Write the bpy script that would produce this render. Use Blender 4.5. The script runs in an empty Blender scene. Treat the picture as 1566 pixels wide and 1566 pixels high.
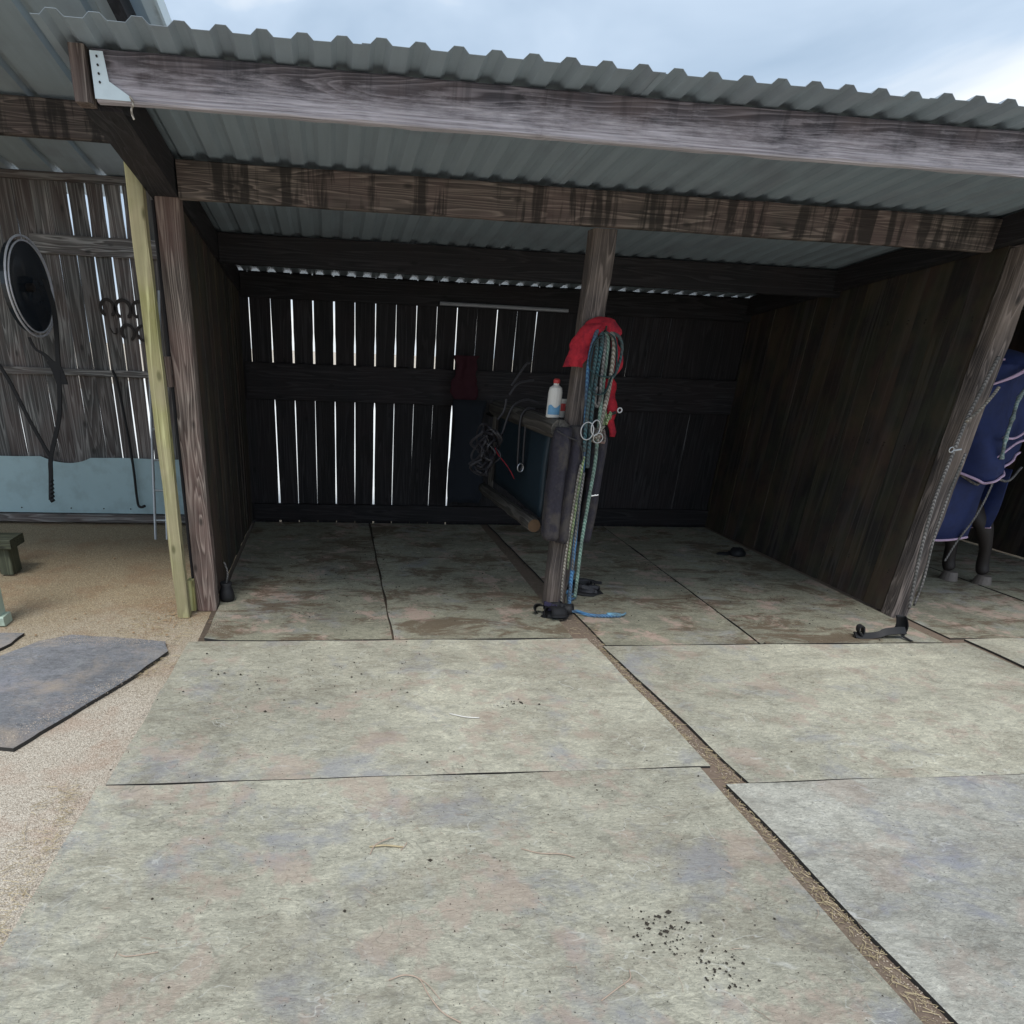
import bpy, math, random
import numpy as np
from mathutils import Vector, Matrix, noise
random.seed(7)
sc = bpy.context.scene
C = sc.collection

# ---------------------------------------------------------------- camera
cam_d = bpy.data.cameras.new('camera'); cam = bpy.data.objects.new('camera', cam_d); C.objects.link(cam)
cam_d.sensor_width = 36; cam_d.lens = 1037.27/1566*36
cam_d.shift_x = (783-633.33)/1566; cam_d.shift_y = (1038.1-783)/1566
cam_d.clip_start = 0.05; cam_d.clip_end = 2000
Rm = ((0.99313221,-0.01378833,0.11618217),(-0.11063356,-0.4337223,0.89422882),(0.03806088,-0.90094109,-0.43226903))
M = Matrix(((Rm[0][0],-Rm[0][1],-Rm[0][2],0),(Rm[1][0],-Rm[1][1],-Rm[1][2],0),(Rm[2][0],-Rm[2][1],-Rm[2][2],1.6),(0,0,0,1)))
cam.matrix_world = M
sc.camera = cam

# ---------------------------------------------------------------- world: thin cloud over a pale sky
SUN_EL, SUN_AZ = math.radians(63), math.radians(198)   # azimuth clockwise from +Y: behind the camera
w = bpy.data.worlds.new('World'); sc.world = w; w.use_nodes = True
nt = w.node_tree; nt.nodes.clear()
def N(t, ty, **k):
    n = t.nodes.new(ty)
    for a, b in k.items(): setattr(n, a, b)
    return n
out = N(nt,'ShaderNodeOutputWorld'); bg = N(nt,'ShaderNodeBackground'); bg.inputs[1].default_value = 0.1
sky = N(nt,'ShaderNodeTexSky'); sky.sky_type = 'NISHITA'; sky.sun_disc = False
sky.sun_elevation = SUN_EL; sky.sun_rotation = SUN_AZ
tc = N(nt,'ShaderNodeTexCoord'); mp = N(nt,'ShaderNodeMapping'); mp.inputs['Scale'].default_value = (1.0,1.0,2.6)
mp.inputs['Rotation'].default_value = (0.25,0.35,0.2); mp.inputs['Location'].default_value = (6.8,3.6,0)
n1 = N(nt,'ShaderNodeTexNoise'); n1.inputs['Scale'].default_value = 2.4; n1.inputs['Detail'].default_value = 5; n1.inputs['Roughness'].default_value = .5
n1.inputs['Distortion'].default_value = .5
cr = N(nt,'ShaderNodeValToRGB')
e = cr.color_ramp.elements
e[0].position = .34; e[0].color = (4.2,5.5,7.1,1)
e[1].position = .64; e[1].color = (10.8,11.0,11.0,1)
m_ = e.new(.5); m_.color = (5.9,7.2,8.8,1)
mx = N(nt,'ShaderNodeMix', data_type='RGBA'); mx.inputs[0].default_value = .9
L = nt.links.new
L(tc.outputs['Generated'], mp.inputs[0]); L(mp.outputs[0], n1.inputs['Vector']); L(n1.outputs[0], cr.inputs[0])
L(sky.outputs[0], mx.inputs['A']); L(cr.outputs[0], mx.inputs['B']); L(mx.outputs['Result'], bg.inputs[0]); L(bg.outputs[0], out.inputs[0])

sun_d = bpy.data.lights.new('sun','SUN'); sun_d.energy = 2.2; sun_d.angle = math.radians(22); sun_d.color = (1,.97,.92)
sun = bpy.data.objects.new('sun', sun_d); C.objects.link(sun)
sd = Vector((math.sin(SUN_AZ)*math.cos(SUN_EL), math.cos(SUN_AZ)*math.cos(SUN_EL), math.sin(SUN_EL)))
sun.rotation_euler = sd.to_track_quat('Z','Y').to_euler(); sun.location = sd*20
sc.view_settings.view_transform = 'Standard'; sc.view_settings.look = 'None'
sc.view_settings.exposure = 0.12; sc.view_settings.gamma = 1; sc.view_settings.use_curve_mapping = False
sc.render.engine = 'CYCLES'

# ---------------------------------------------------------------- materials
def mat_base(name):
    m = bpy.data.materials.new(name); m.use_nodes = True
    t = m.node_tree; b = t.nodes['Principled BSDF']
    return m, t, b
def coords(t, scale=(1,1,1), rnd=True, amt=37.0, src='Object'):
    tc = N(t,'ShaderNodeTexCoord'); o = tc.outputs[src]
    if rnd:
        oi = N(t,'ShaderNodeObjectInfo'); mu = N(t,'ShaderNodeMath', operation='MULTIPLY'); mu.inputs[1].default_value = amt
        va = N(t,'ShaderNodeVectorMath', operation='ADD'); t.links.new(oi.outputs['Random'], mu.inputs[0])
        t.links.new(o, va.inputs[0]); t.links.new(mu.outputs[0], va.inputs[1]); o = va.outputs[0]
    mp = N(t,'ShaderNodeMapping'); mp.inputs['Scale'].default_value = scale; t.links.new(o, mp.inputs[0])
    return mp.outputs[0]
def noi(t, v, s=5, d=4, r=.5, dist=0):
    n = N(t,'ShaderNodeTexNoise'); n.inputs['Scale'].default_value = s; n.inputs['Detail'].default_value = d
    n.inputs['Roughness'].default_value = r; n.inputs['Distortion'].default_value = dist
    if v is not None: t.links.new(v, n.inputs['Vector'])
    return n.outputs[0]
def ramp(t, f, stops):
    r = N(t,'ShaderNodeValToRGB'); e = r.color_ramp.elements
    while len(e) < len(stops): e.new(.5)
    for x, (p, c) in zip(e, stops):
        x.position = p; x.color = (*c,1) if len(c)==3 else c
    t.links.new(f, r.inputs[0]); return r.outputs[0]
def g(v): return (v,v,v)
def mixc(t, f, a, b, mode='MIX'):
    m = N(t,'ShaderNodeMix', data_type='RGBA', blend_type=mode)
    for s, v in ((m.inputs[0], f),(m.inputs['A'], a),(m.inputs['B'], b)):
        if isinstance(v,(int,float)): s.default_value = v
        elif isinstance(v, tuple): s.default_value = (*v,1)
        else: t.links.new(v, s)
    return m.outputs['Result']
def math_(t, op, a, b=None, clamp=False):
    m = N(t,'ShaderNodeMath', operation=op, use_clamp=clamp)
    for i, v in enumerate((a,b)):
        if v is None: continue
        if isinstance(v,(int,float)): m.inputs[i].default_value = v
        else: t.links.new(v, m.inputs[i])
    return m.outputs[0]
def bump(t, b, h, s=.3, d=.01):
    n = N(t,'ShaderNodeBump'); n.inputs['Strength'].default_value = s; n.inputs['Distance'].default_value = d
    t.links.new(h, n.inputs['Height']); t.links.new(n.outputs[0], b.inputs['Normal'])

def wood(name, axis, dark, light, tint=None, tint_amt=.4, rings=14, rough=.8, stain=0, green=0, b=.6, pale_low=None, knots=True):
    m, t, bs = mat_base(name)
    st = [1,1,1]; st['xyz'.index(axis)] = .05
    v = coords(t, tuple(st))
    base = noi(t, v, 7, 3, .5, .25)
    ring = math_(t,'FRACT', math_(t,'MULTIPLY', base, rings))
    ring = ramp(t, ring, [(0,g(0)),(.62,g(.35)),(.86,g(1)),(1,g(0))])
    st2 = [170,170,170]; st2['xyz'.index(axis)] = 2.5
    v2 = coords(t, tuple(st2)); fine = noi(t, v2, 1, 4, .6)
    v3 = coords(t, (1,1,1)); big = noi(t, v3, 2.2, 4, .6)
    f = math_(t,'ADD', math_(t,'MULTIPLY', ring, .5), math_(t,'MULTIPLY', fine, .5))
    col = mixc(t, ramp(t, f, [(.25,g(0)),(.7,g(1))]), dark, light)
    if tint: col = mixc(t, math_(t,'MULTIPLY', ramp(t, big, [(.42,g(0)),(.62,g(1))]), tint_amt), col, tint)
    oi = N(t,'ShaderNodeObjectInfo')
    var = math_(t,'ADD', math_(t,'MULTIPLY', oi.outputs['Random'], .5), .75)
    col = mixc(t, 1.0, col, mixc(t, 0.0, var, var), 'MULTIPLY')
    if knots:
        st4 = [9,9,9]; st4['xyz'.index(axis)] = 4
        vo = N(t,'ShaderNodeTexVoronoi'); vo.inputs['Scale'].default_value = 1; t.links.new(coords(t, tuple(st4)), vo.inputs['Vector'])
        k = ramp(t, vo.outputs['Distance'], [(.06,g(1)),(.15,g(0))])
        col = mixc(t, math_(t,'MULTIPLY', k, .75), col, tuple(x*.35 for x in dark))
    if stain:
        sv = [9,9,9]; sv[2] = .9
        s = noi(t, coords(t, tuple(sv)), 1, 4, .65, .5)
        col = mixc(t, math_(t,'MULTIPLY', ramp(t, s, [(.5,g(0)),(.58,g(1))]), stain), col, tuple(x*.28 for x in dark))
    if green:
        s = noi(t, coords(t, (1,1,.6)), 5, 4, .6)
        col = mixc(t, math_(t,'MULTIPLY', ramp(t, s, [(.42,g(0)),(.6,g(1))]), green), col, (.12,.15,.05))
    if pale_low:   # paler lower band of the board: z0..z1, colour
        z0, z1, pc = pale_low
        sp = N(t,'ShaderNodeSeparateXYZ'); tc2 = N(t,'ShaderNodeTexCoord'); t.links.new(tc2.outputs['Object'], sp.inputs[0])
        wv = noi(t, coords(t,(1.6,1,9)), 2.2, 8, .75)
        z = math_(t,'ADD', sp.outputs[2], math_(t,'MULTIPLY', math_(t,'SUBTRACT', wv, .5), -.30))
        fz = N(t,'ShaderNodeMapRange'); fz.inputs[1].default_value = z1; fz.inputs[2].default_value = z0; t.links.new(z, fz.inputs[0])
        col = mixc(t, math_(t,'MULTIPLY', fz.outputs[0], math_(t,'ADD', math_(t,'MULTIPLY', ramp(t, fine, [(.3,g(.1)),(.7,g(1))]), .95), .15), True), col, pc)
    t.links.new(col, bs.inputs['Base Color']); bs.inputs['Roughness'].default_value = rough
    bump(t, bs, f, b, .004)
    return m
W = {}
def wd(kind, axis):
    k = kind+axis
    if k not in W:
        P = dict(
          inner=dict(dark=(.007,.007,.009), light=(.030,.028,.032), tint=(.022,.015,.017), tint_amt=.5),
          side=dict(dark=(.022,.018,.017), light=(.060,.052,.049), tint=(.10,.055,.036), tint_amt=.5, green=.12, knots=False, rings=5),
          grey=dict(dark=(.075,.073,.07), light=(.30,.295,.285), tint=(.16,.09,.075), tint_amt=.3),
          post=dict(dark=(.055,.04,.034), light=(.36,.30,.26), tint=(.24,.14,.12), tint_amt=.45, rings=22, b=.9),
          shaded_post=dict(dark=(.04,.033,.032), light=(.21,.175,.16), tint=(.26,.2,.16), tint_amt=.4, rings=24, b=.9),  # darker copy of the post wood, shadow on the post put into its colour
          beam=dict(dark=(.045,.037,.033), light=(.22,.18,.155), tint=(.16,.10,.095), tint_amt=.35, stain=.8, rings=22),
          fascia=dict(dark=(.055,.05,.06), light=(.23,.21,.235), tint=(.2,.14,.13), tint_amt=.3, rings=24, stain=.35, pale_low=(-.05,.035,(.60,.56,.61))),
          mossy=dict(dark=(.26,.24,.09), light=(.62,.60,.30), tint=(.45,.38,.26), tint_amt=.6, green=.25, rings=8),
          log=dict(dark=(.04,.036,.03), light=(.16,.145,.125), tint=(.09,.075,.065)),
          green=dict(dark=(.03,.035,.02), light=(.11,.12,.075), tint=(.12,.13,.09)),
        )[kind]
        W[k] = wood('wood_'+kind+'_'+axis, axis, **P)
    return W[k]
def simple(name, col, rough=.6, metal=0, var=.25, scale=30, bmp=.15, dirt=None, dirt_amt=.5, dscale=4):
    m, t, bs = mat_base(name)
    v = coords(t); n = noi(t, v, scale, 4, .6)
    c = mixc(t, n, tuple(x*(1-var) for x in col), tuple(min(1,x*(1+var)) for x in col))
    if dirt:
        d = noi(t, v, dscale, 6, .65)
        c = mixc(t, math_(t,'MULTIPLY', ramp(t, d, [(.48,g(0)),(.62,g(1))]), dirt_amt), c, dirt)
    t.links.new(c, bs.inputs['Base Color']); bs.inputs['Roughness'].default_value = rough; bs.inputs['Metallic'].default_value = metal
    if bmp: bump(t, bs, n, bmp, .004)
    return m
def mk_mat_rubber(name, base, blue_amt, brown_amt, dung=.25, sand=0):
    m, t, bs = mat_base(name)
    v = coords(t); vs = coords(t, (.45,1,1))
    big = noi(t, v, 2.3, 7, .68, .3); big2 = noi(t, coords(t,(1,1,1),amt=91.), 3.1, 7, .7)
    streak = noi(t, vs, 75, 6, .85, 1.2); fine = noi(t, v, 260, 3, .7); mid = noi(t, vs, 16, 8, .78, .6)
    c = mixc(t, ramp(t, streak, [(.32,g(0)),(.68,g(1))]), tuple(x*.5 for x in base), tuple(min(1,x*1.35) for x in base))
    c = mixc(t, math_(t,'MULTIPLY', ramp(t, mid, [(.38,g(1)),(.49,g(0))]), .55), c, tuple(x*.5 for x in base))
    fl = noi(t, coords(t,(.55,1,1),amt=53.), 42, 6, .9, 2.2); c = mixc(t, math_(t,'MULTIPLY', ramp(t, fl, [(.36,g(1)),(.44,g(0))]), .8), c, tuple(x*.27 for x in base))
    fl2 = noi(t, coords(t,(.6,1,1),amt=71.), 38, 6, .9, 2.0); c = mixc(t, math_(t,'MULTIPLY', ramp(t, fl2, [(.6,g(0)),(.7,g(1))]), .5), c, tuple(min(.7,x*1.45) for x in base))
    mac = noi(t, coords(t,(1,1,1),amt=23.), .9, 3, .5); mot = noi(t, coords(t,(1,1,1),amt=31.), 6, 7, .75, .6); c = mixc(t, 1.0, c, mixc(t, ramp(t, mot, [(.34,g(0)),(.62,g(1))]), g(.80), g(1.06)), 'MULTIPLY')
    c = mixc(t, 1.0, c, mixc(t, ramp(t, mac, [(.3,g(0)),(.7,g(1))]), g(.74), g(1.16)), 'MULTIPLY')
    c = mixc(t, math_(t,'MULTIPLY', ramp(t, big, [(.54,g(0)),(.66,g(1))]), blue_amt), c, (.31,.315,.36))
    c = mixc(t, math_(t,'MULTIPLY', ramp(t, big2, [(.54,g(0)),(.60,g(1))]), brown_amt), c, (.50,.375,.31))
    # trodden dung and mud, hoof scrapes, drifted sand
    if dung:
        dn = noi(t, coords(t,(.8,1.6,1),amt=17.), 2.6, 8, .78, .5)
        c = mixc(t, math_(t,'MULTIPLY', ramp(t, dn, [(.5,g(0)),(.58,g(1))]), .8*dung), c, (.13,.085,.05))
    for sc_, amt_, col_ in ((3.2,.55,tuple(x*.35 for x in base)),(5.5,.45,tuple(x*.4 for x in base)),(4.1,.5,tuple(min(.75,x*1.5) for x in base))):
        rn = noi(t, coords(t,(1,1.5,1),amt=5+sc_), sc_, 3, .45, .9)
        rg = ramp(t, math_(t,'ABSOLUTE', math_(t,'SUBTRACT', rn, .5)), [(.0,g(1)),(.0045,g(.6)),(.009,g(0))])
        msk = ramp(t, noi(t, coords(t,(1,1,1),amt=sc_*9), 5, 3, .6), [(.5,g(0)),(.62,g(1))])
        c = mixc(t, math_(t,'MULTIPLY', math_(t,'MULTIPLY', rg, msk), amt_), c, col_)
    if sand:
        sn_ = noi(t, v, 1.6, 8, .75, .3); c = mixc(t, math_(t,'MULTIPLY', ramp(t, sn_, [(.5,g(0)),(.68,g(1))]), .75), c, (.46,.38,.30))
    # pale dust scuffs
    d = noi(t, coords(t,(1,1,1),amt=13.), 4.5, 6, .65, 1.0)
    c = mixc(t, math_(t,'MULTIPLY', ramp(t, d, [(.6,g(0)),(.72,g(1))]), .4), c, (.52,.53,.5))
    # dark crumbs pressed into the surface
    sp = noi(t, v, 95, 2, .5); c = mixc(t, math_(t,'MULTIPLY', ramp(t, sp, [(.69,g(0)),(.74,g(1))]), .8), c, (.05,.045,.035))
    sp2 = noi(t, v, 150, 2, .5); c = mixc(t, math_(t,'MULTIPLY', ramp(t, sp2, [(.71,g(0)),(.75,g(1))]), .5), c, (.6,.58,.5))
    # hoof arcs and long scratches
    vo = N(t,'ShaderNodeTexVoronoi'); vo.inputs['Scale'].default_value = 3.1; t.links.new(v, vo.inputs['Vector'])
    arc = ramp(t, math_(t,'ADD', vo.outputs['Distance'], math_(t,'MULTIPLY', mid, .05)), [(.20,g(0)),(.215,g(1)),(.225,g(1)),(.24,g(0))])
    c = mixc(t, math_(t,'MULTIPLY', math_(t,'MULTIPLY', arc, ramp(t, big2, [(.4,g(0)),(.6,g(1))])), .35), c, tuple(x*.4 for x in base))
    t.links.new(c, bs.inputs['Base Color']); bs.inputs['Roughness'].default_value = .85
    h = math_(t,'ADD', math_(t,'MULTIPLY', streak, .6), math_(t,'ADD', math_(t,'MULTIPLY', fine, .3), math_(t,'MULTIPLY', mid, .8)))
    bump(t, bs, h, 1.0, .010)
    return m
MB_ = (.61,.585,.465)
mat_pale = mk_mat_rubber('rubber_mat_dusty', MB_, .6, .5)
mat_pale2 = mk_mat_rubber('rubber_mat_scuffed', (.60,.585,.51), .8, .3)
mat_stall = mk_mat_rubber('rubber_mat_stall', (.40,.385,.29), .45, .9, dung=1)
mat_blue = mk_mat_rubber('rubber_mat_slate', (.27,.275,.295), .6, .15, dung=0, sand=1)

def mk_gravel():
    m, t, bs = mat_base('sandy_gravel')
    v = coords(t, rnd=False)
    vo = N(t,'ShaderNodeTexVoronoi'); vo.inputs['Scale'].default_value = 210; t.links.new(v, vo.inputs['Vector'])
    vo2 = N(t,'ShaderNodeTexVoronoi'); vo2.inputs['Scale'].default_value = 55; t.links.new(v, vo2.inputs['Vector'])
    big = noi(t, v, 1.1, 5, .6, .4); fine = noi(t, v, 90, 4, .7)
    hs = N(t,'ShaderNodeSeparateColor'); t.links.new(vo.outputs['Color'], hs.inputs[0])
    c = mixc(t, hs.outputs[0], (.40,.34,.27), (.74,.67,.565))
    c = mixc(t, math_(t,'MULTIPLY', ramp(t, fine, [(.36,g(1)),(.47,g(0))]), .6), c, (.2,.145,.10))
    gr = noi(t, v, 60, 6, .85, 1.0); c = mixc(t, math_(t,'MULTIPLY', ramp(t, gr, [(.34,g(1)),(.42,g(0))]), .5), c, (.12,.085,.06))
    c = mixc(t, math_(t,'MULTIPLY', ramp(t, noi(t, v, 2.5, 6, .7), [(.5,g(0)),(.62,g(1))]), .35), c, (.42,.25,.17))
    # gravel turns tan and darker with depth, back to just behind the shed
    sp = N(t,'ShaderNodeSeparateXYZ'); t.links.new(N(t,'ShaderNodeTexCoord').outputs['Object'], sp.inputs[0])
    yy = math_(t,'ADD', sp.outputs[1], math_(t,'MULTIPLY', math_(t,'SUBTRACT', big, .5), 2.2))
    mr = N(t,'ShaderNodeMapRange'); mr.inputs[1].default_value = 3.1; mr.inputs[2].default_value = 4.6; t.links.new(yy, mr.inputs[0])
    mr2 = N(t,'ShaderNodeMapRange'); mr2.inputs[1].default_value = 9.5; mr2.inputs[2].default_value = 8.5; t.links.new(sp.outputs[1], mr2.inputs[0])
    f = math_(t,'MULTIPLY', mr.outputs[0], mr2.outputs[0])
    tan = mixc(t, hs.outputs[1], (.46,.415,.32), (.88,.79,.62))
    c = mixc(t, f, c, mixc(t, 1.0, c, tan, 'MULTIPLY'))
    t.links.new(c, bs.inputs['Base Color']); bs.inputs['Roughness'].default_value = .95
    h = math_(t,'ADD', math_(t,'MULTIPLY', vo.outputs['Distance'], -.7), math_(t,'MULTIPLY', fine, 1.0))
    bump(t, bs, h, .8, .008)
    return m
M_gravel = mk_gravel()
def mk_dirt():
    m, t, bs = mat_base('packed_dirt'); v = coords(t, rnd=False)
    a = noi(t, v, 60, 6, .7); b_ = noi(t, v, 4, 4, .6)
    c = mixc(t, a, (.06,.042,.03), (.36,.28,.21)); c = mixc(t, ramp(t, b_, [(.4,g(0)),(.6,g(.5))]), c, (.24,.17,.13))
    t.links.new(c, bs.inputs['Base Color']); bs.inputs['Roughness'].default_value = .95; bump(t, bs, a, 1, .012); return m
M_dirt = mk_dirt()
def mk_sheet(name, col, axisx=True):
    m, t, bs = mat_base(name); v = coords(t)
    n = noi(t, coords(t,(8,.5,3)), 3, 5, .6); n2 = noi(t, v, 2, 4, .6); n3 = noi(t, v, 200, 2, .6)
    c = mixc(t, n, tuple(x*.8 for x in col), tuple(x*1.18 for x in col))
    c = mixc(t, math_(t,'MULTIPLY', ramp(t, n2, [(.5,g(0)),(.65,g(1))]), .3), c, (.19,.19,.23))
    c = mixc(t, ramp(t, n3, [(.68,g(0)),(.74,g(.5))]), c, (.10,.09,.08))
    t.links.new(c, bs.inputs['Base Color']); bs.inputs['Roughness'].default_value = .5; bs.inputs['Metallic'].default_value = .0
    bump(t, bs, n2, .1, .01); return m
M_sheet = mk_sheet('painted_roof_sheet', (.29,.35,.40))
M_sheet2 = mk_sheet('old_roof_sheet', (.36,.43,.47))
M_rubber = simple('black_rubber', (.010,.010,.012), .65, var=.4)
M_edge = simple('rubber_edge', (.03,.028,.026), .8, var=.5)
M_leather = simple('dark_leather', (.030,.028,.033), .5, var=.5, scale=60)
M_iron = simple('rusty_iron', (.035,.03,.028), .6, .5, var=.4, scale=80)
M_steel = simple('worn_steel', (.55,.55,.56), .35, .9, var=.2, scale=60)
M_alu = simple('aluminium', (.5,.52,.53), .45, .7, var=.15, scale=40, bmp=.05)
M_galv = simple('galvanised_steel', (.68,.78,.82), .45, .25, var=.1, scale=30, bmp=.05)
M_bluepanel = simple('pale_blue_paint', (.42,.58,.62), .45, var=.06, scale=6, bmp=.04, dirt=(.25,.33,.35), dirt_amt=.3, dscale=5)
M_flash = simple('white_flashing', (.62,.68,.68), .5, var=.1, scale=8, bmp=.03, dirt=(.3,.33,.33), dscale=6)
M_mint = simple('mint_paint', (.42,.52,.44), .5, var=.12, scale=15, dirt=(.2,.19,.14), dscale=8, bmp=.2)
def fabric(name, col, var=.3, rough=.9, sc_=220): return simple(name, col, rough, 0, var, sc_, .5)
M_red = simple('red_fleece', (.44,.02,.035), .95, 0, .45, 45, 1.0, dirt=(.16,.01,.03), dirt_amt=.6, dscale=14)
M_navy = simple('navy_rug_fabric', (.010,.022,.10), .75, 0, .5, 14, .9)
M_trim = fabric('pink_trim', (.62,.45,.62), .2)
M_maroon = fabric('maroon_cloth', (.04,.007,.014), .3)
M_pad = simple('dark_padding', (.034,.03,.042), .9, 0, .5, 60, .6, dirt=(.10,.085,.07), dirt_amt=.6, dscale=7)
M_padblue = simple('blue_black_panel', (.022,.04,.055), .5, var=.3, scale=20)
M_horse = simple('dark_bay_coat', (.022,.016,.014), .6, var=.4, scale=120)
M_hoof = simple('pale_hoof', (.20,.17,.15), .6, var=.3, scale=30)
M_white = simple('white_plastic', (.72,.70,.66), .4, var=.05, scale=10, bmp=.02)
M_label = simple('blue_print', (.14,.34,.55), .5, var=.3, scale=60, bmp=0)
M_redp = simple('red_print', (.55,.06,.06), .5, var=.2, scale=40, bmp=0)
M_straw = simple('dry_straw', (.44,.36,.22), .8, var=.4, scale=60, bmp=0)
M_twig = simple('pale_twig', (.42,.32,.25), .8, var=.3, scale=60, bmp=0)
M_crumb = simple('dark_crumbs', (.035,.028,.02), .9, var=.5, scale=60)
M_endgrain = simple('sawn_log_end', (.15,.09,.05), .8, var=.35, scale=25)
M_mirror = simple('dark_disc_face', (.022,.028,.036), .12, var=.5, scale=4, bmp=0)
M_rim = simple('pale_rim', (.75,.75,.80), .4, .3, var=.15)
def rope_mat(name, c1, c2):
    m, t, bs = mat_base(name)
    wv = N(t,'ShaderNodeTexWave'); wv.inputs['Scale'].default_value = 28; wv.inputs['Distortion'].default_value = 1.5
    wv.bands_direction = 'DIAGONAL'; t.links.new(coords(t), wv.inputs['Vector'])
    c = mixc(t, ramp(t, wv.outputs['Fac'], [(.4,g(0)),(.6,g(1))]), c1, c2)
    c = mixc(t, ramp(t, noi(t, coords(t), 9, 5, .6), [(.36,g(0)),(.62,g(.8))]), c, (.08,.08,.075))
    t.links.new(c, bs.inputs['Base Color']); bs.inputs['Roughness'].default_value = .85
    bump(t, bs, wv.outputs['Fac'], .6, .004); return m
R_blue = rope_mat('blue_rope', (.05,.16,.36), (.12,.32,.55))
R_teal = rope_mat('teal_rope', (.015,.05,.065), (.06,.16,.18))
R_mint = rope_mat('mint_rope', (.15,.28,.23), (.34,.48,.40))
R_beige = rope_mat('beige_rope', (.25,.21,.17), (.55,.50,.43))
R_lime = rope_mat('lime_rope', (.16,.26,.08), (.45,.50,.30))
R_grey = rope_mat('grey_rope', (.13,.12,.12), (.34,.32,.31))

# ---------------------------------------------------------------- mesh helpers
def link(name, verts, faces, mat, parent=None, loc=None, smooth=False, mats=None, fmat=None):
    me = bpy.data.meshes.new(name); me.from_pydata([tuple(v) for v in verts], [], faces); me.validate()
    for mm in (mats or [mat]): me.materials.append(mm)
    if fmat:
        for p, k in zip(me.polygons, fmat): p.material_index = k
    if smooth: me.polygons.foreach_set('use_smooth', [True]*len(me.polygons))
    me.update()
    o = bpy.data.objects.new(name, me); C.objects.link(o)
    if parent: o.parent = parent
    if loc: o.location = loc
    return o
def tag(o, label=None, cat=None, group=None, kind=None):
    if label: o['label'] = label
    if cat: o['category'] = cat
    if group: o['group'] = group
    if kind: o['kind'] = kind
    return o
def thing(name, label, cat, loc=(0,0,0), rz=0, group=None):
    o = bpy.data.objects.new(name, None); C.objects.link(o); o.location = loc; o.rotation_euler = (0,0,rz); o.empty_display_size = .1
    return tag(o, label, cat, group)
class B:
    def __init__(s): s.v = []; s.f = []
    def add(s, v, f):
        n = len(s.v); s.v += [tuple(a) for a in v]; s.f += [tuple(i+n for i in q) for q in f]; return s
    def box(s, x0,x1,y0,y1,z0,z1):
        v = [(x,y,z) for z in (z0,z1) for y in (y0,y1) for x in (x0,x1)]
        return s.add(v, [(0,2,3,1),(4,5,7,6),(0,1,5,4),(2,6,7,3),(0,4,6,2),(1,3,7,5)])
    def tube(s, pts, r, n=8, closed=False, cap=True):
        pts = [Vector(p) for p in pts]; m = len(pts); rr = r if isinstance(r,(list,tuple)) else [r]*m
        up = Vector((0,0,1)); prev = None; vs = []
        for i, p in enumerate(pts):
            a = pts[(i-1)%m] if (closed or i) else p; b_ = pts[(i+1)%m] if (closed or i < m-1) else p
            d = (b_-a).normalized()
            if prev is None:
                s1 = d.cross(up) if abs(d.dot(up)) < .9 else d.cross(Vector((1,0,0)))
            else: s1 = prev - d*prev.dot(d)
            s1.normalize(); prev = s1; s2 = d.cross(s1)
            for k in range(n):
                t = 2*math.pi*k/n; vs.append(p + (s1*math.cos(t)+s2*math.sin(t))*rr[i])
        f = []
        for i in range(m if closed else m-1):
            for k in range(n):
                a = i*n+k; b_ = i*n+(k+1)%n; c_ = ((i+1)%m)*n+(k+1)%n; d_ = ((i+1)%m)*n+k
                f.append((a,d_,c_,b_))
        if cap and not closed: f.append(tuple(range(n))); f.append(tuple(reversed(range((m-1)*n, m*n))))
        return s.add(vs, f)
    def strip(s, pts, w, wdir, th=.003):
        # flat strap: pts centre line, w width along wdir, th thickness
        pts = [Vector(p) for p in pts]; wd_ = Vector(wdir).normalized(); vs = []; m = len(pts)
        for i, p in enumerate(pts):
            d = (pts[min(i+1,m-1)]-pts[max(i-1,0)]).normalized(); nn = d.cross(wd_)
            if nn.length < 1e-4: nn = Vector((0,1,0))
            nn.normalize(); ww = w[i] if isinstance(w,(list,tuple)) else w
            for a, b_ in ((-1,-1),(1,-1),(1,1),(-1,1)): vs.append(p + wd_*a*ww/2 + nn*b_*th/2)
        f = []
        for i in range(m-1):
            for k in range(4): a = i*4+k; b_ = i*4+(k+1)%4; f.append((a,b_,b_+4,a+4))
        f.append((3,2,1,0)); f.append(tuple((m-1)*4+k for k in range(4)))
        return s.add(vs, f)
    def go(s, name, mat, parent=None, **k): return link(name, s.v, s.f, mat, parent, **k)
def smooth_path(pts, n=6):
    P = [Vector(p) for p in pts]; P = [P[0]*2-P[1]]+P+[P[-1]*2-P[-2]]; o = []
    for i in range(1, len(P)-2):
        for k in range(n):
            t = k/n; a,b_,c_,d = P[i-1],P[i],P[i+1],P[i+2]
            o.append(.5*((2*b_)+(c_-a)*t+(2*a-5*b_+4*c_-d)*t*t+(3*b_-a-3*c_+d)*t**3))
    o.append(P[-2]); return o
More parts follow.
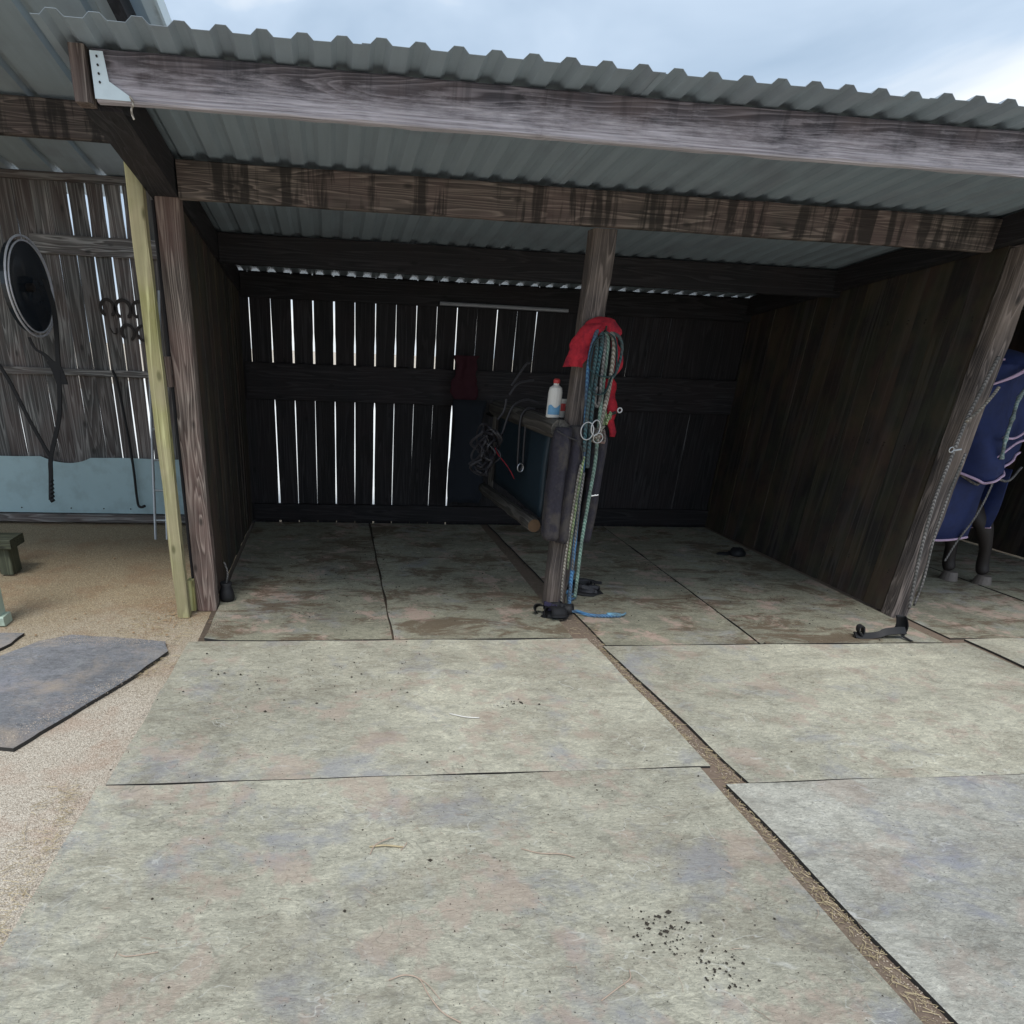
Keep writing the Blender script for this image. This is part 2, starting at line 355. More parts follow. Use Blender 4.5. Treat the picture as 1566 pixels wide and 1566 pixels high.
def timber(name, mat, parent, axis, a0, a1, u0, u1, v0, v1, seg=.12, jit=.003, ch=.006, seed=0, top=None):
    """squared timber along axis; (u,v) are the other two axes in xyz order; chamfered, slightly uneven. top(a) overrides a1 end"""
    n = max(2, int(abs(a1-a0)/seg)); vs = []
    ax = 'xyz'.index(axis); others = [i for i in range(3) if i != ax]
    cx, cy = (u0+u1)/2, (v0+v1)/2
    prof = [(u0+ch,v0),(u1-ch,v0),(u1,v0+ch),(u1,v1-ch),(u1-ch,v1),(u0+ch,v1),(u0,v1-ch),(u0,v0+ch)]
    origin = [0,0,0]; origin[ax] = a0; origin[others[0]] = cx; origin[others[1]] = cy
    for i in range(n+1):
        a = a0+(a1-a0)*i/n
        for j, (u, v) in enumerate(prof):
            q = noise.noise(Vector((a*3+seed*7.3, j//2*5.1, seed*1.7)))*jit
            q2 = noise.noise(Vector((a*9+seed*3.1, j*2.3, 9+seed)))*jit*.7
            p = [0,0,0]; p[ax] = a-a0; p[others[0]] = u+(q if u>cx else -q)+q2-cx; p[others[1]] = v+(q2 if v>cy else -q2)-cy
            vs.append(p)
    f = []
    for i in range(n):
        for k in range(8):
            A = i*8+k; B_ = i*8+(k+1)%8; q = (A,B_,B_+8,A+8); f.append(q if ax != 1 else q[::-1])
    f.append(tuple(range(7,-1,-1))); f.append(tuple(n*8+k for k in range(8)))
    return link(name, vs, f, mat, parent, loc=tuple(origin))

# ---------------------------------------------------------------- ground
def sheet_grid(name, mat, x0,x1,y0,y1,z, nx, ny, amp, kind, cut=None):
    xs = np.linspace(x0,x1,nx+1); ys = np.linspace(y0,y1,ny+1)
    v = [(x,y,z+noise.noise(Vector((x*1.3,y*1.3,3)))*amp) for y in ys for x in xs]
    f = [(j*(nx+1)+i, j*(nx+1)+i+1, (j+1)*(nx+1)+i+1, (j+1)*(nx+1)+i) for j in range(ny) for i in range(nx)]
    return tag(link(name, v, f, mat, smooth=True), kind=kind)
# one ground sheet: fine cells in the yard, coarse to the horizon
xs = np.concatenate([[-600,-150,-40,-12], np.arange(-6,9.01,.25), [14,40,150,600]])
ys = np.concatenate([[-600,-100,-20,-5], np.arange(-1,9.01,.25), [14,40,150,600]])
nx = len(xs)
v = [(x,y,-.027+(noise.noise(Vector((x*1.3,y*1.3,3)))*.007+(.006 if x<-1.1 else 0) if -6<=x<=9 and -1<=y<=9 else 0)) for y in ys for x in xs]
f = [(j*nx+i, j*nx+i+1, (j+1)*nx+i+1, (j+1)*nx+i) for j in range(len(ys)-1) for i in range(nx-1)]
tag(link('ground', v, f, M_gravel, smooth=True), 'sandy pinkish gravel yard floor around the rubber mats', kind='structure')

cy_ = B(); cy_.add([(-9,7.45,-.008),(14,7.45,-.008),(14,40,-.008),(-9,40,-.008)],[(0,1,2,3)])  # pale sheet added behind the shed to make the wall gaps show bright
tag(cy_.go('pale_gap_backdrop', simple('gap_backdrop_pale',(.80,.79,.76),.9,var=.05,scale=3)), kind='structure')
bd = B(); bd.add([(-.93,.2,-.0186),(6.82,.2,-.0186),(6.82,7.06,-.0186),(-.82,7.06,-.0186),(-.82,3.9,-.0186),(-.84,3.9,-.0186)],[(0,1,2,3,4,5)])  # dark sheet added below the mats, stands in for shade in the seams
tag(bd.go('seam_shade_sheet', simple('seam_shade_dark',(.10,.075,.055),.95,var=.5,scale=40)), kind='structure')
# dirt strips seen between the mats
def strip_poly(name, left, right, z, mat):
    v = [(x,y,z) for x,y in left]+[(x,y,z) for x,y in right]; n = len(left)
    f = [(i,n+i,n+i+1,i+1) for i in range(n-1)]
    return tag(link(name, v, f, mat), kind='structure')
yy = np.arange(.2,7.3,.1)
strip_poly('dirt_strip', [(1.48+noise.noise(Vector((y*2,0,0)))*.01, y) for y in yy], [(1.80+noise.noise(Vector((y*2,5,0)))*.01, y) for y in yy], -.012, M_dirt)
strip_poly('dirt_strip', [(4.0, y) for y in yy], [(4.30, y) for y in yy], -.0085, M_dirt)

# ---------------------------------------------------------------- rubber mats (each a thing)
def rubber_mat(quad, z0, th, mat, label, group, n=22, curl=None, seed=0):
    """quad corners counter-clockwise from front left; uneven outline, slightly wavy"""
    a,b_,c_,d = [Vector((*q,0)) for q in quad]; org = (a+b_+c_+d)/4
    def pt(u, w):
        p = (a*(1-u)+b_*u)*(1-w)+(d*(1-u)+c_*u)*w
        e_ = .011
        if u in (0,1): p.x += noise.noise(Vector((p.y*3.1+seed, seed*1.3+u*4, 0)))*e_
        if w in (0,1): p.y += noise.noise(Vector((p.x*2.3+seed, seed*2.1+w*4, 3)))*e_*1.2
        z = z0+th+noise.noise(Vector((p.x*1.1+seed, p.y*1.1, 0)))*.003
        if curl:
            for (cu, cw, h, rad) in curl:
                dd = math.hypot((u-cu)*(b_-a).length, (w-cw)*(d-a).length)
                if dd < rad: z += h*(1-dd/rad)**2
        return Vector((p.x, p.y, z))
    m = n; top = [[pt(i/m, j/m) for i in range(m+1)] for j in range(m+1)]
    v = []; f = []; ix = {}
    for j in range(m+1):
        for i in range(m+1): ix[(i,j)] = len(v); v.append(top[j][i]-org)
    for j in range(m):
        for i in range(m): f.append((ix[i,j],ix[i+1,j],ix[i+1,j+1],ix[i,j+1]))
    ring = [(i,0) for i in range(m)]+[(m,j) for j in range(m)]+[(i,m) for i in range(m,0,-1)]+[(0,j) for j in range(m,0,-1)]
    base = len(v)
    for (i,j) in ring:
        p = top[j][i]; v.append((p.x-org.x, p.y-org.y, p.z-th))
    k = len(ring)
    for q in range(k): f.append((ix[ring[q]], base+q, base+(q+1)%k, ix[ring[(q+1)%k]]))
    f.append(tuple(base+q for q in range(k-1,-1,-1)))
    o = link('rubber_mat', v, f, mat, loc=tuple(org), mats=[mat, M_edge], fmat=[0]*(m*m)+[1]*(k+1)); return tag(o, label, 'rubber mat', group)
GM = 'rubber stable mats laid edge to edge'
Z0 = -.018; T = .018
rubber_mat([(-1.0,.15),(1.575,.15),(1.60,2.371),(-.945,2.368)], Z0, T, mat_pale, 'pale dusty rubber mat filling the nearest foreground, with twigs lying on it', GM, 30, seed=1)
rubber_mat([(-.915,2.375),(1.655,2.378),(1.607,3.862),(-.862,3.862)], Z0, T, mat_pale, 'broad dusty mat in front of the left stall, middle row', GM, 26, seed=2)
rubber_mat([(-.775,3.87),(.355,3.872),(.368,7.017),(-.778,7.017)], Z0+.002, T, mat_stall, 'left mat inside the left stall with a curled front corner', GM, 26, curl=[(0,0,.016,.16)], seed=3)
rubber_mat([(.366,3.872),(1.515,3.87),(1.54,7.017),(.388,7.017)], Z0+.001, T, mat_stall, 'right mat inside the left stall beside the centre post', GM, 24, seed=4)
rubber_mat([(1.70,.15),(4.17,.15),(4.17,2.233),(1.645,2.233)], Z0+.006, T, mat_pale2, 'scuffed bluish mat in the right foreground across the dirt seam', GM, 28, seed=5)
rubber_mat([(1.752,2.24),(4.175,2.24),(4.175,3.735),(1.66,3.735)], Z0+.004, T, mat_pale, 'broad dusty mat in front of the right stall, middle row', GM, 26, seed=6)
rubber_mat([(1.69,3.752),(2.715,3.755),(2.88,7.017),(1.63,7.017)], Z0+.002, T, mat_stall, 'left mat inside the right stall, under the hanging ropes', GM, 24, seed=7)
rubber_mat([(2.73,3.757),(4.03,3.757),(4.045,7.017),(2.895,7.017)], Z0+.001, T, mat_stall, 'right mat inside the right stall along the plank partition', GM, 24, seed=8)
rubber_mat([(4.215,2.24),(6.7,2.24),(6.7,3.80),(4.225,3.80)], Z0+.005, T, mat_pale, 'mat at the right edge of the picture in front of the horse', GM, 20, seed=9)
rubber_mat([(4.215,.15),(6.7,.15),(6.7,2.222),(4.215,2.222)], Z0+.003, T, mat_pale2, 'mat out beyond the bottom right corner of the picture', GM, 8, seed=10)
rubber_mat([(4.14,3.82),(5.46,3.82),(5.46,5.6),(4.16,5.6)], Z0+.002, T, mat_stall, 'mat behind the right partition post, beside the horse', GM, 16, seed=11)
rubber_mat([(5.475,3.82),(6.75,3.82),(6.75,5.6),(5.475,5.6)], Z0+.004, T, mat_stall, 'mat to the right of the horse at the picture edge', GM, 16, seed=12)
rubber_mat([(4.16,5.615),(6.75,5.615),(6.75,7.017),(4.16,7.017)], Z0+.001, T, mat_stall, 'mat at the back of the horse stall', GM, 12, seed=13)
rubber_mat([(-2.6,2.45),(-1.40,2.66),(-.965,3.60),(-1.95,3.66)], Z0-.004, .014, mat_blue, 'slate grey mat lying askew on the gravel at the left', 'loose mats on the gravel', 18, seed=14)
bpy.data.objects.remove(bpy.data.objects['rubber_mat.013'])
def poly_mat(pts, label, seed):
    # loose mat with a worn, uneven outline
    cx = sum(p[0] for p in pts)/len(pts); cy = sum(p[1] for p in pts)/len(pts)
    o_ = []
    for i in range(len(pts)):
        a = pts[i]; b_ = pts[(i+1)%len(pts)]; L_ = math.hypot(b_[0]-a[0], b_[1]-a[1]); k = max(1,int(L_/.05))
        for q in range(k):
            t = q/k; x = a[0]+(b_[0]-a[0])*t; y = a[1]+(b_[1]-a[1])*t; w_ = noise.noise(Vector((x*9,y*9,seed)))*.012
            o_.append((x+w_-cx, y+w_-cy))
    n = len(o_); v = []; rings = (1,.97,.75,.5,.25)
    for r in rings:
        for (x,y) in o_:
            z = (.002 if r < 1 else -.001)+noise.noise(Vector((x*r*2,y*r*2,seed)))*.002
            v.append((x*r,y*r,z))
    v.append((0,0,.002)); f = []
    for k in range(len(rings)-1):
        for i in range(n): f.append((k*n+i,k*n+(i+1)%n,(k+1)*n+(i+1)%n,(k+1)*n+i))
    k = len(rings)-1
    for i in range(n): f.append((k*n+i,k*n+(i+1)%n,len(v)-1))
    b0 = len(v)
    for (x,y) in o_: v.append((x,y,-.02))
    for i in range(n): f.append((b0+i,b0+(i+1)%n,(i+1)%n,i))
    o = link('rubber_mat', v, f, mat_blue, loc=(cx,cy,.0), mats=[mat_blue, M_edge], fmat=[0]*(len(f)-n)+[1]*n); return tag(o, label, 'rubber mat', 'loose mats on the gravel')
poly_mat([(-2.5,2.66),(-1.44,2.69),(-1.38,2.68),(-1.07,3.38),(-.96,3.72),(-1.0,3.87),(-1.25,3.93),(-1.42,3.96),(-1.57,3.99),(-1.72,3.89),(-1.84,3.68),(-2.3,3.3)], 'slate grey mat lying askew on the gravel at the left', 14)
poly_mat([(-1.99,3.50),(-1.865,3.86),(-1.85,4.02),(-2.6,4.06),(-2.7,3.4)], 'small dark mat corner by the mint post at the left picture edge', 15)

# ---------------------------------------------------------------- main shed
zr = lambda y: 2.465-.1*(y-4.45)       # underside of the roof sheets
shed = thing('stable_shed', 'open fronted timber stable shed with corrugated roof and two tie stalls', 'shed', (1.6,5.5,0))
inv = Matrix.Translation((-1.6,-5.5,0))
def P(o, parent=shed):
    o.parent = parent; o.matrix_parent_inverse = parent.matrix_world.inverted() if False else Matrix.Translation(-Vector(parent.location)) ; return o
pitch = .141
def corrugated(name, mat, x0, n, y0, y1, zf, pitch, crest, base, h, th=.0012, ny=1, parent=None, slope=None, jag=0, zoff=0):
    """n ribs wide trapezoid sheet, built with real (thin) thickness"""
    prof = []
    for k in range(n):
        x = x0+k*pitch
        prof += [(x, 0), (x+pitch/2-base/2, 0), (x+pitch/2-crest/2, h), (x+pitch/2+crest/2, h), (x+pitch/2+base/2, 0)]
    prof.append((x0+n*pitch+.022, 0)); m = len(prof)
    v = []; ys_ = np.linspace(y0,y1,ny+1); ox = x0+n*pitch/2; oy = (y0+y1)/2; oz = zf(oy)
    for y in ys_:
        for (x,z) in prof:
            dz = noise.noise(Vector((x*2.5,y*1.5,4)))*.004 if jag else 0
            v.append((x-ox,y-oy,zf(y)+z+dz+zoff-oz))
    K = len(v)
    v += [(a,b_,c_+th) for a,b_,c_ in v]
    f = []
    for j in range(ny):
        for i in range(m-1):
            q = (j*m+i, j*m+i+1, (j+1)*m+i+1, (j+1)*m+i); f.append(q[::-1]); f.append(tuple(a+K for a in q))
    for i in range(m-1):
        f.append((i,i+1,K+i+1,K+i)); e_ = ny*m; f.append((e_+i+1,e_+i,K+e_+i,K+e_+i+1))
    for j in range(ny):
        a = j*m; b_ = (j+1)*m; f.append((b_,a,K+a,K+b_)); a += m-1; b_ += m-1; f.append((a,b_,K+b_,K+a))
    o = link(name, v, f, mat, loc=(ox,oy,oz)); return P(o, parent) if parent else o
for k in range(8):
    corrugated('roof_sheet', M_sheet, -1.0+k*8*pitch, 8, 3.19-.004*(k%2), 7.32, zr, pitch, .036, .080, .019, ny=10, parent=shed, jag=1, zoff=.0016*(k%2)+.0005)
# screws with washers on the eave crests are hidden from below; fascia, beams
P(timber('fascia_board', wd('fascia','x'), None, 'x', -.86, 8.0, 3.36, 3.41, 2.412, 2.566, jit=.006, seed=1, seg=.1))
P(timber('fascia_end_block', wd('post','z'), None, 'z', 2.40, 2.57, -.935, -.875, 3.34, 3.42, seg=.05, seed=2))
P(timber('front_beam', wd('beam','x'), None, 'x', -.775, 3.975, 4.395, 4.447, 2.284, 2.452, jit=.005, seed=3, seg=.1))
P(timber('front_beam', wd('beam','x'), None, 'x', 4.10, 8.0, 4.395, 4.447, 2.284, 2.452, jit=.005, seed=4))
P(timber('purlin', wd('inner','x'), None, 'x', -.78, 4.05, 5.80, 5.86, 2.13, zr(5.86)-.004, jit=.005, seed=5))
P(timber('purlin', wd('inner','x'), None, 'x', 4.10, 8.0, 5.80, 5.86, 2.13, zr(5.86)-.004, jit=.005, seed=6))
def rafter(x0, x1, y0, y1, d, kind, seed):
    v = []; n = 14
    for i in range(n+1):
        y = y0+(y1-y0)*i/n; j = noise.noise(Vector((y*3,seed,0)))*.003
        for (x,z) in ((x0+j,-d),(x1+j,-d),(x1+j,-.006),(x0+j,-.006)): v.append((x-x0, y-y0, zr(y)+z-zr(y0)))
    f = []
    for i in range(n):
        for k in range(4): a = i*4+k; b_ = i*4+(k+1)%4; f.append((a+4,b_+4,b_,a))
    f.append((0,1,2,3)); f.append((n*4+3,n*4+2,n*4+1,n*4))
    return P(link('rafter', v, f, wd(kind,'y'), loc=(x0,y0,zr(y0))))
rafter(-.93,-.785,3.425,7.0,.17,'inner',1)
rafter(3.98,4.095,3.42,7.0,.155,'inner',2)
# posts
P(timber('post', wd('post','z'), None, 'z', -.02, 2.40, -.912,-.785, 4.45,4.56, jit=.005, ch=.008, seed=11))
P(timber('post', wd('shaded_post','z'), None, 'z', -.02, 2.283, 1.505,1.645, 4.45,4.57, jit=.006, ch=.012, seed=12))
P(timber('post', wd('shaded_post','z'), None, 'z', -.02, 2.30, 4.05,4.175, 4.24,4.36, jit=.008, ch=.010, seed=13))
P(timber('post', wd('inner','z'), None, 'z', -.02, 2.283, 6.62,6.76, 4.45,4.57, seed=15))
# joist hanger on the left end of the fascia: punched steel angle
jh = B()
pl = [(-.862,2.556),(-.815,2.556),(-.805,2.470),(-.735,2.430),(-.735,2.416),(-.862,2.416)]
jh.add([(x,3.352,z) for x,z in pl]+[(x,3.3555,z) for x,z in pl], [tuple(range(6)), tuple(range(11,5,-1))]+[(i,(i+1)%6+0,(i+1)%6+6,i+6)[::-1] for i in range(6)])
hang = P(jh.go('joist_hanger', M_galv))
for z in (2.54,2.515,2.49,2.465):
    s = B(); s.tube([(-.838,3.3485,z),(-.838,3.3525,z)], .004, 8); P(s.go('screw', M_iron), shed).parent = hang
    # keep world placement under the hanger
for o in bpy.data.objects:
    if o.parent == hang: o.matrix_parent_inverse = Matrix()
# frayed twine tied below the hanger
tw = B(); tw.tube(smooth_path([(-.735,3.35,2.43),(-.725,3.345,2.41),(-.735,3.345,2.385),(-.728,3.345,2.36)],4), .004, 6)
tag(tw.go('twine', R_beige), 'short frayed twine end hanging below the metal hanger at the left end of the fascia', 'twine')

# back wall with planks
def wall_part(name, parent, pos): 
    e_ = bpy.data.objects.new(name, None); C.objects.link(e_); e_.parent = parent; e_.empty_display_size = .1
    e_.location = Vector(pos)-Vector(parent.location); return e_
def sub(o, part):   # o built in world coordinates -> sub-part of `part` (whose parent is a thing at a location, no rotation)
    o.parent = part; base = Vector(part.location)+Vector(part.parent.location); o.matrix_parent_inverse = Matrix.Translation(-base); return o
bw = wall_part('back_wall', shed, (1.6,7.08,0))
def rail(part, kind, x0,x1,y0,y1,z0,z1,seed,name='rail'): return sub(timber(name, wd(kind,'x'), None,'x',x0,x1,y0,y1,z0,z1,jit=.006,seed=seed,seg=.15), part)
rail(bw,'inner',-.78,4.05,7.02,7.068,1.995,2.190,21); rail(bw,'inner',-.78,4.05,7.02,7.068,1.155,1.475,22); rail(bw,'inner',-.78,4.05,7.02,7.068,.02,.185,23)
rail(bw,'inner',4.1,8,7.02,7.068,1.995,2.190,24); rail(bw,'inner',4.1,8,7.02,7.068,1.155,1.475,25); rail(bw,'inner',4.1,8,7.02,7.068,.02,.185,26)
def plank(part, kind, x0, x1, y, th, z0, z1, gl, gr, seed, name='plank', nz=24):
    """vertical board between gap centres x0..x1; gl(z)/gr(z) half gaps"""
    v = []
    for i in range(nz+1):
        z = z0+(z1-z0)*i/nz
        a = x0+gl(z); b_ = x1-gr(z); dy = noise.noise(Vector((seed*3.3,z*.8,0)))*.004
        for (x,yy_) in ((a,y),(b_,y),(b_,y+th),(a,y+th)): v.append((x-x0, yy_-y+dy, z-z0))
    f = []
    for i in range(nz):
        for k in range(4): q = i*4+k; r = i*4+(k+1)%4; f.append((q,r,r+4,q+4))
    f.append((3,2,1,0)); f.append(tuple(nz*4+k for k in range(4)))
    return sub(link(name, v, f, wd(kind,'z'), loc=(x0,y,z0)), part)
rnd = random.Random(5)
gapU = {}; gapL = {}
for k in range(-1,60):
    if 0 <= k <= 14: gapU[k] = rnd.uniform(.0025,.0050)
    elif k in (19,21): gapU[k] = .0034
    elif k == 20: gapU[k] = .0022
    else: gapU[k] = -.0006
    if 1 <= k <= 10: gapL[k] = rnd.uniform(.0018,.0042)
    elif k == 23: gapL[k] = .0045
    else: gapL[k] = -.0006
for k in (1,6,10): gapL[k] = .0085
for k in (4,2): gapU[k] = .007
def gapf(k):
    def fn(z):
        base = gapU[k] if z > 1.3 else gapL[k]
        if base < 0: return -.0005 if False else .00015
        n_ = noise.noise(Vector((k*5.7, z*2.2, 1.1)))
        q = base*(1+.9*n_)
        if z > 1.44 and z < 1.72 and 2 <= k <= 9: q += .0045
        if 1.15 < z < 1.44: q = .0015
        return max(.0002, q)
    return fn
for k in range(-1, 46):
    x0 = -.72+.19*k; x1 = x0+.19
    if x1 > 8.0: break
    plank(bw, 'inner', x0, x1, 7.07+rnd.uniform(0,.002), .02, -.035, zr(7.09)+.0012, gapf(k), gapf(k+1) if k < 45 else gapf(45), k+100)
# left side wall of the stalls and the partition to the right
def side_wall(name, x, th, y0, y1, w_, kind, seed, ztop):
    part = wall_part(name, shed, (x,(y0+y1)/2,0)); r_ = random.Random(seed); y = y0; i = 0
    while y < y1-.02:
        ye = min(y1, y+w_); g_ = r_.uniform(.001,.004); dx = r_.uniform(-.006,.004)
        v = []; n = 12; 
        for q in range(n+1):
            f_ = q/n; wob = noise.noise(Vector((seed+i*2.1, f_*4, 0)))*.0015
            for (xx,yv) in ((x+dx,y+g_+wob),(x+dx+th,y+g_+wob),(x+dx+th,ye-g_+wob),(x+dx,ye-g_+wob)):
                v.append((xx-x, yv-y, .012+(ztop(yv)-.012)*f_))
        f = []
        for q in range(n):
            for k in range(4): a = q*4+k; b_ = q*4+(k+1)%4; f.append((a,b_,b_+4,a+4))
        f.append((3,2,1,0)); f.append(tuple(n*4+k for k in range(4)))
        sub(link('plank', v, f, wd(kind,'z'), loc=(x,y,0)), part); y = ye; i += 1
    return part
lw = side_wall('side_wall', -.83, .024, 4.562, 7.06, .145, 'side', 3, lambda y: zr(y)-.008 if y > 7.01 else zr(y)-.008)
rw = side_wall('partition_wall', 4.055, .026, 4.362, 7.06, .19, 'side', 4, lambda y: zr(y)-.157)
0 and sub(timber('top_rail', wd('inner','y'), None,'y',4.46,7.0,4.04,4.052,2.02,2.09,seed=31), rw)
# neighbour side closing wall far right
nv = B()
for y in np.arange(4.44,7.0,.19):
    for z in (.28,.30,1.12,1.14,1.92,1.94):
        yn = y+.03*math.sin(y*40+z*9); nv.tube([(4.046,yn,z),(4.052,yn,z)], .0035, 6)
no_ = sub(nv.go('nail_heads', M_iron), rw); no_['kind'] = 'stuff'
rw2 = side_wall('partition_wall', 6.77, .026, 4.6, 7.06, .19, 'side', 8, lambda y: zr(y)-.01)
# packing block and steel foot plate in the slot beside the left post
P(timber('packing_block', wd('post','z'), None,'z',1.37,1.53,-.945,-.914,4.40,4.52,seg=.05,seed=41))
P(timber('packing_block', wd('mossy','z'), None,'z',-.01,.20,-.955,-.915,4.42,4.50,seg=.05,seed=42))
# dark boards nailed outside the side wall
for i,yb in enumerate((4.57,)):
    P(timber('cover_board', wd('inner','z'), None,'z',.0,2.28,-.935,-.913,4.47,4.60,seg=.3,seed=43))

# yellow mossy square post outside
yp = timber('timber_post', wd('mossy','z'), None,'z',-.02,2.44,-1.015,-.94,4.31,4.39,jit=.006,ch=.006,seed=51)
tag(yp, 'yellow green mossy square post standing just left of the brown shed post', 'post')

# ---------------------------------------------------------------- older, higher shelter on the left
old = thing('lean_to_shelter', 'higher old shelter on the left with plank back wall and wide ribbed roof', 'shelter', (-2.6,6,0))
zo = lambda y: 2.80+.115*(7-y)
for k in range(5):
    corrugated('roof_sheet', M_sheet2, -1.0-(k+1)*3*.335+.02, 3, 3.9, 7.5, zo, .335, .035, .075, .03, ny=6, parent=old, jag=1, zoff=.002*(k%2))
P(timber('wall_plate', wd('grey','x'), None,'x',-5.5,-.95,6.93,6.985,2.745,2.80,seed=61,jit=.008), old)
P(timber('beam', wd('beam','x'), None,'x',-5.5,-.96,5.58,5.64,2.745,2.945,seed=62,jit=.008), old)
# verge of the old roof: board, gap and white flashing
def sloped(name, mat, x0,x1,y0,y1,dz0,dz1,seed):
    v = []; n = 10
    for i in range(n+1):
        y = y0+(y1-y0)*i/n
        for (x,z) in ((x0,dz0),(x1,dz0),(x1,dz1),(x0,dz1)): v.append((x-x0,y-y0,zo(y)-zo(y0)+z))
    f = []
    for i in range(n):
        for k in range(4): a = i*4+k; b_ = i*4+(k+1)%4; f.append((a+4,b_+4,b_,a))
    f.append((0,1,2,3)); f.append((n*4+3,n*4+2,n*4+1,n*4))
    return P(link(name, v, f, mat, loc=(x0,y0,zo(y0))), old)
sloped('verge_rafter', wd('inner','y'), -1.0,-.94, 3.95,7.4, -.10,.0, 1)
sloped('verge_board', M_sheet2, -.935,-.875, 3.9,7.5, -.012,.0, 2)
sloped('verge_flashing', M_flash, -.872,-.80, 3.88,7.5, -.03,-.02, 3)
sloped('verge_flashing', M_flash, -.799,-.785, 3.88,7.5, -.06,.03, 4)
lwall = wall_part('plank_wall', old, (-2.8,7.0,0))
r2 = random.Random(9); xx = -1.69+.142*5; i = 0
gl_ = [r2.uniform(.0014,.0046) for _ in range(60)]
for q_ in (5,6,7): gl_[q_] = .006
def lg(i):
    def fn(z):
        n_ = noise.noise(Vector((i*3.7+20, z*1.8, 7)))
        q = gl_[i]*(1+1.4*n_)
        if 2.40 < z < 2.74 and 4 <= i <= 8: q += .005
        return max(.0003, q)
    return fn
while xx > -5.4:
    x0 = xx-.142; y_ = 6.99+r2.uniform(-.003,.003)
    plank(lwall, 'grey', x0, xx, y_, .02, -.03+r2.uniform(0,.02), 2.79, lg(i+1), lg(i), 300+i, nz=20); xx = x0; i += 1
def lrail(z0,z1,y0,y1,seed,x0=-5.4,x1=-.97): return sub(timber('rail', wd('grey','x'), None,'x',x0,x1,y0,y1,z0,z1,jit=.008,seed=seed,seg=.12), lwall)
lrail(2.235,2.375,6.945,6.985,71,-2.46,-1.0); lrail(1.305,1.36,6.94,6.985,72); lrail(.0,.075,6.90,6.985,73)
# pale blue sheet screwed over the foot of the wall, with a wavy cut in its top edge
pb = B(); top_ = []
for i in range(73):
    x = -3.9+i*(2.9/72)
    z = .603+.003*math.sin(x*9)
    if -2.68 < x < -2.26: z -= .055*math.sin((x+2.68)/.42*math.pi)**.7
    top_.append((x,z))
vv = []
for y in (6.93,6.936): vv += [(x,y,.085) for x,z in top_]+[(x,y,z) for x,z in top_]
n = 73; ff = []
for i in range(n-1):
    ff += [(i,i+1,n+i+1,n+i),(2*n+i+1,2*n+i,3*n+i,3*n+i+1),(n+i,n+i+1,3*n+i+1,3*n+i),(i+1,i,2*n+i,2*n+i+1)]
ff += [(n-1,3*n-1,4*n-1,2*n-1),(0,n,3*n,2*n)]
pan = thing('kick_panel', 'pale blue painted sheet along the foot of the left plank wall', 'panel', (-2.45,6.93,0))
P(link('sheet', vv, ff, M_bluepanel), pan)
for x in (-3.4,-2.95,-2.5,-2.2,-1.95): 
    s = B(); s.tube([(x,6.922,.13),(x,6.930,.13)], .006, 8); P(s.go('screw', M_iron), pan)

# ladder
lad = thing('ladder', 'narrow aluminium ladder leaning on the plank wall behind the mossy post', 'ladder', (-1.5,6.3,0))
def lp(t, x): return (x, 6.27+.62*t, 2.0*t)
for x in (-1.585,-1.485):
    b = B(); b.tube([lp(0,x),lp(1,x+.03)], .012, 8); P(b.go('rail', M_alu), lad)
for k in range(8):
    t = .08+k*.125; b = B(); b.tube([lp(t,-1.585+.03*t),lp(t,-1.485+.03*t)], .009, 6); P(b.go('rung', M_alu), lad)

# horseshoes
def horseshoe(x, z, r, rot, label):
    b = B(); pts = []
    for i in range(17):
        a = math.radians(-55+290*i/16)+rot; pts.append((x+r*math.cos(a)*.92, 6.975, z+r*math.sin(a)*1.05))
    b.strip(pts, .009, (0,1,0), r*.40)
    for q in (0,-1):
        p = pts[q]; b.box(p[0]-.007,p[0]+.007,p[1]-.008,p[1]+.004,p[2]-.01,p[2]+.004)
    tag(b.go('horseshoe', M_iron), label, 'horseshoe', 'horseshoes hung on the left plank wall')
horseshoe(-1.92,1.855,.062,0,'leftmost horseshoe in the upper row on the left plank wall')
horseshoe(-1.79,1.85,.068,0,'middle horseshoe in the upper row on the left plank wall')
horseshoe(-1.655,1.85,.062,.1,'upper row horseshoe nearest the mossy post')
horseshoe(-1.775,1.67,.058,-.1,'left horseshoe of the two in the lower row')
horseshoe(-1.645,1.67,.055,.6,'tilted lower row horseshoe nearest the mossy post')
nb = B(); nb.tube(smooth_path([(-1.92,6.972,1.70),(-1.90,6.968,1.66),(-1.87,6.968,1.66),(-1.865,6.972,1.70)],4),.005,6)
tag(nb.go('wall_hook', M_iron), 'small empty iron hook on the plank wall left of the lower horseshoes', 'hook')

# round dark disc with pale double rim
dc = Vector((-2.35,6.42,1.95)); R_ = .345
disc = thing('round_mirror', 'large round dark disc with a pale double rim hanging at the left edge', 'mirror', tuple(dc), math.radians(-7))
def ringpts(r, x, n=48): return [(x, r*math.cos(2*math.pi*i/n), r*math.sin(2*math.pi*i/n)) for i in range(n)]
bb = B(); vs = [(.0,0,0)]; fs = []; nn_ = 48
prof = [(.0,.06),(.012,.16),(.02,.24),(.03,.31)]
for (x,r) in prof: vs += ringpts(r,x)
for i in range(nn_): fs.append((0,1+i,1+(i+1)%nn_))
for k in range(len(prof)-1):
    for i in range(nn_): a = 1+k*nn_+i; b_ = 1+k*nn_+(i+1)%nn_; fs.append((a,a+nn_,b_+nn_,b_))
back0 = len(vs); vs += ringpts(.32,-.03)
for i in range(nn_): a = 1+(len(prof)-1)*nn_+i; b_ = 1+(len(prof)-1)*nn_+(i+1)%nn_; fs.append((a,back0+i,back0+(i+1)%nn_,b_))
fs.append(tuple(back0+i for i in range(nn_)))
link('face', vs, fs, M_mirror, disc, smooth=False)
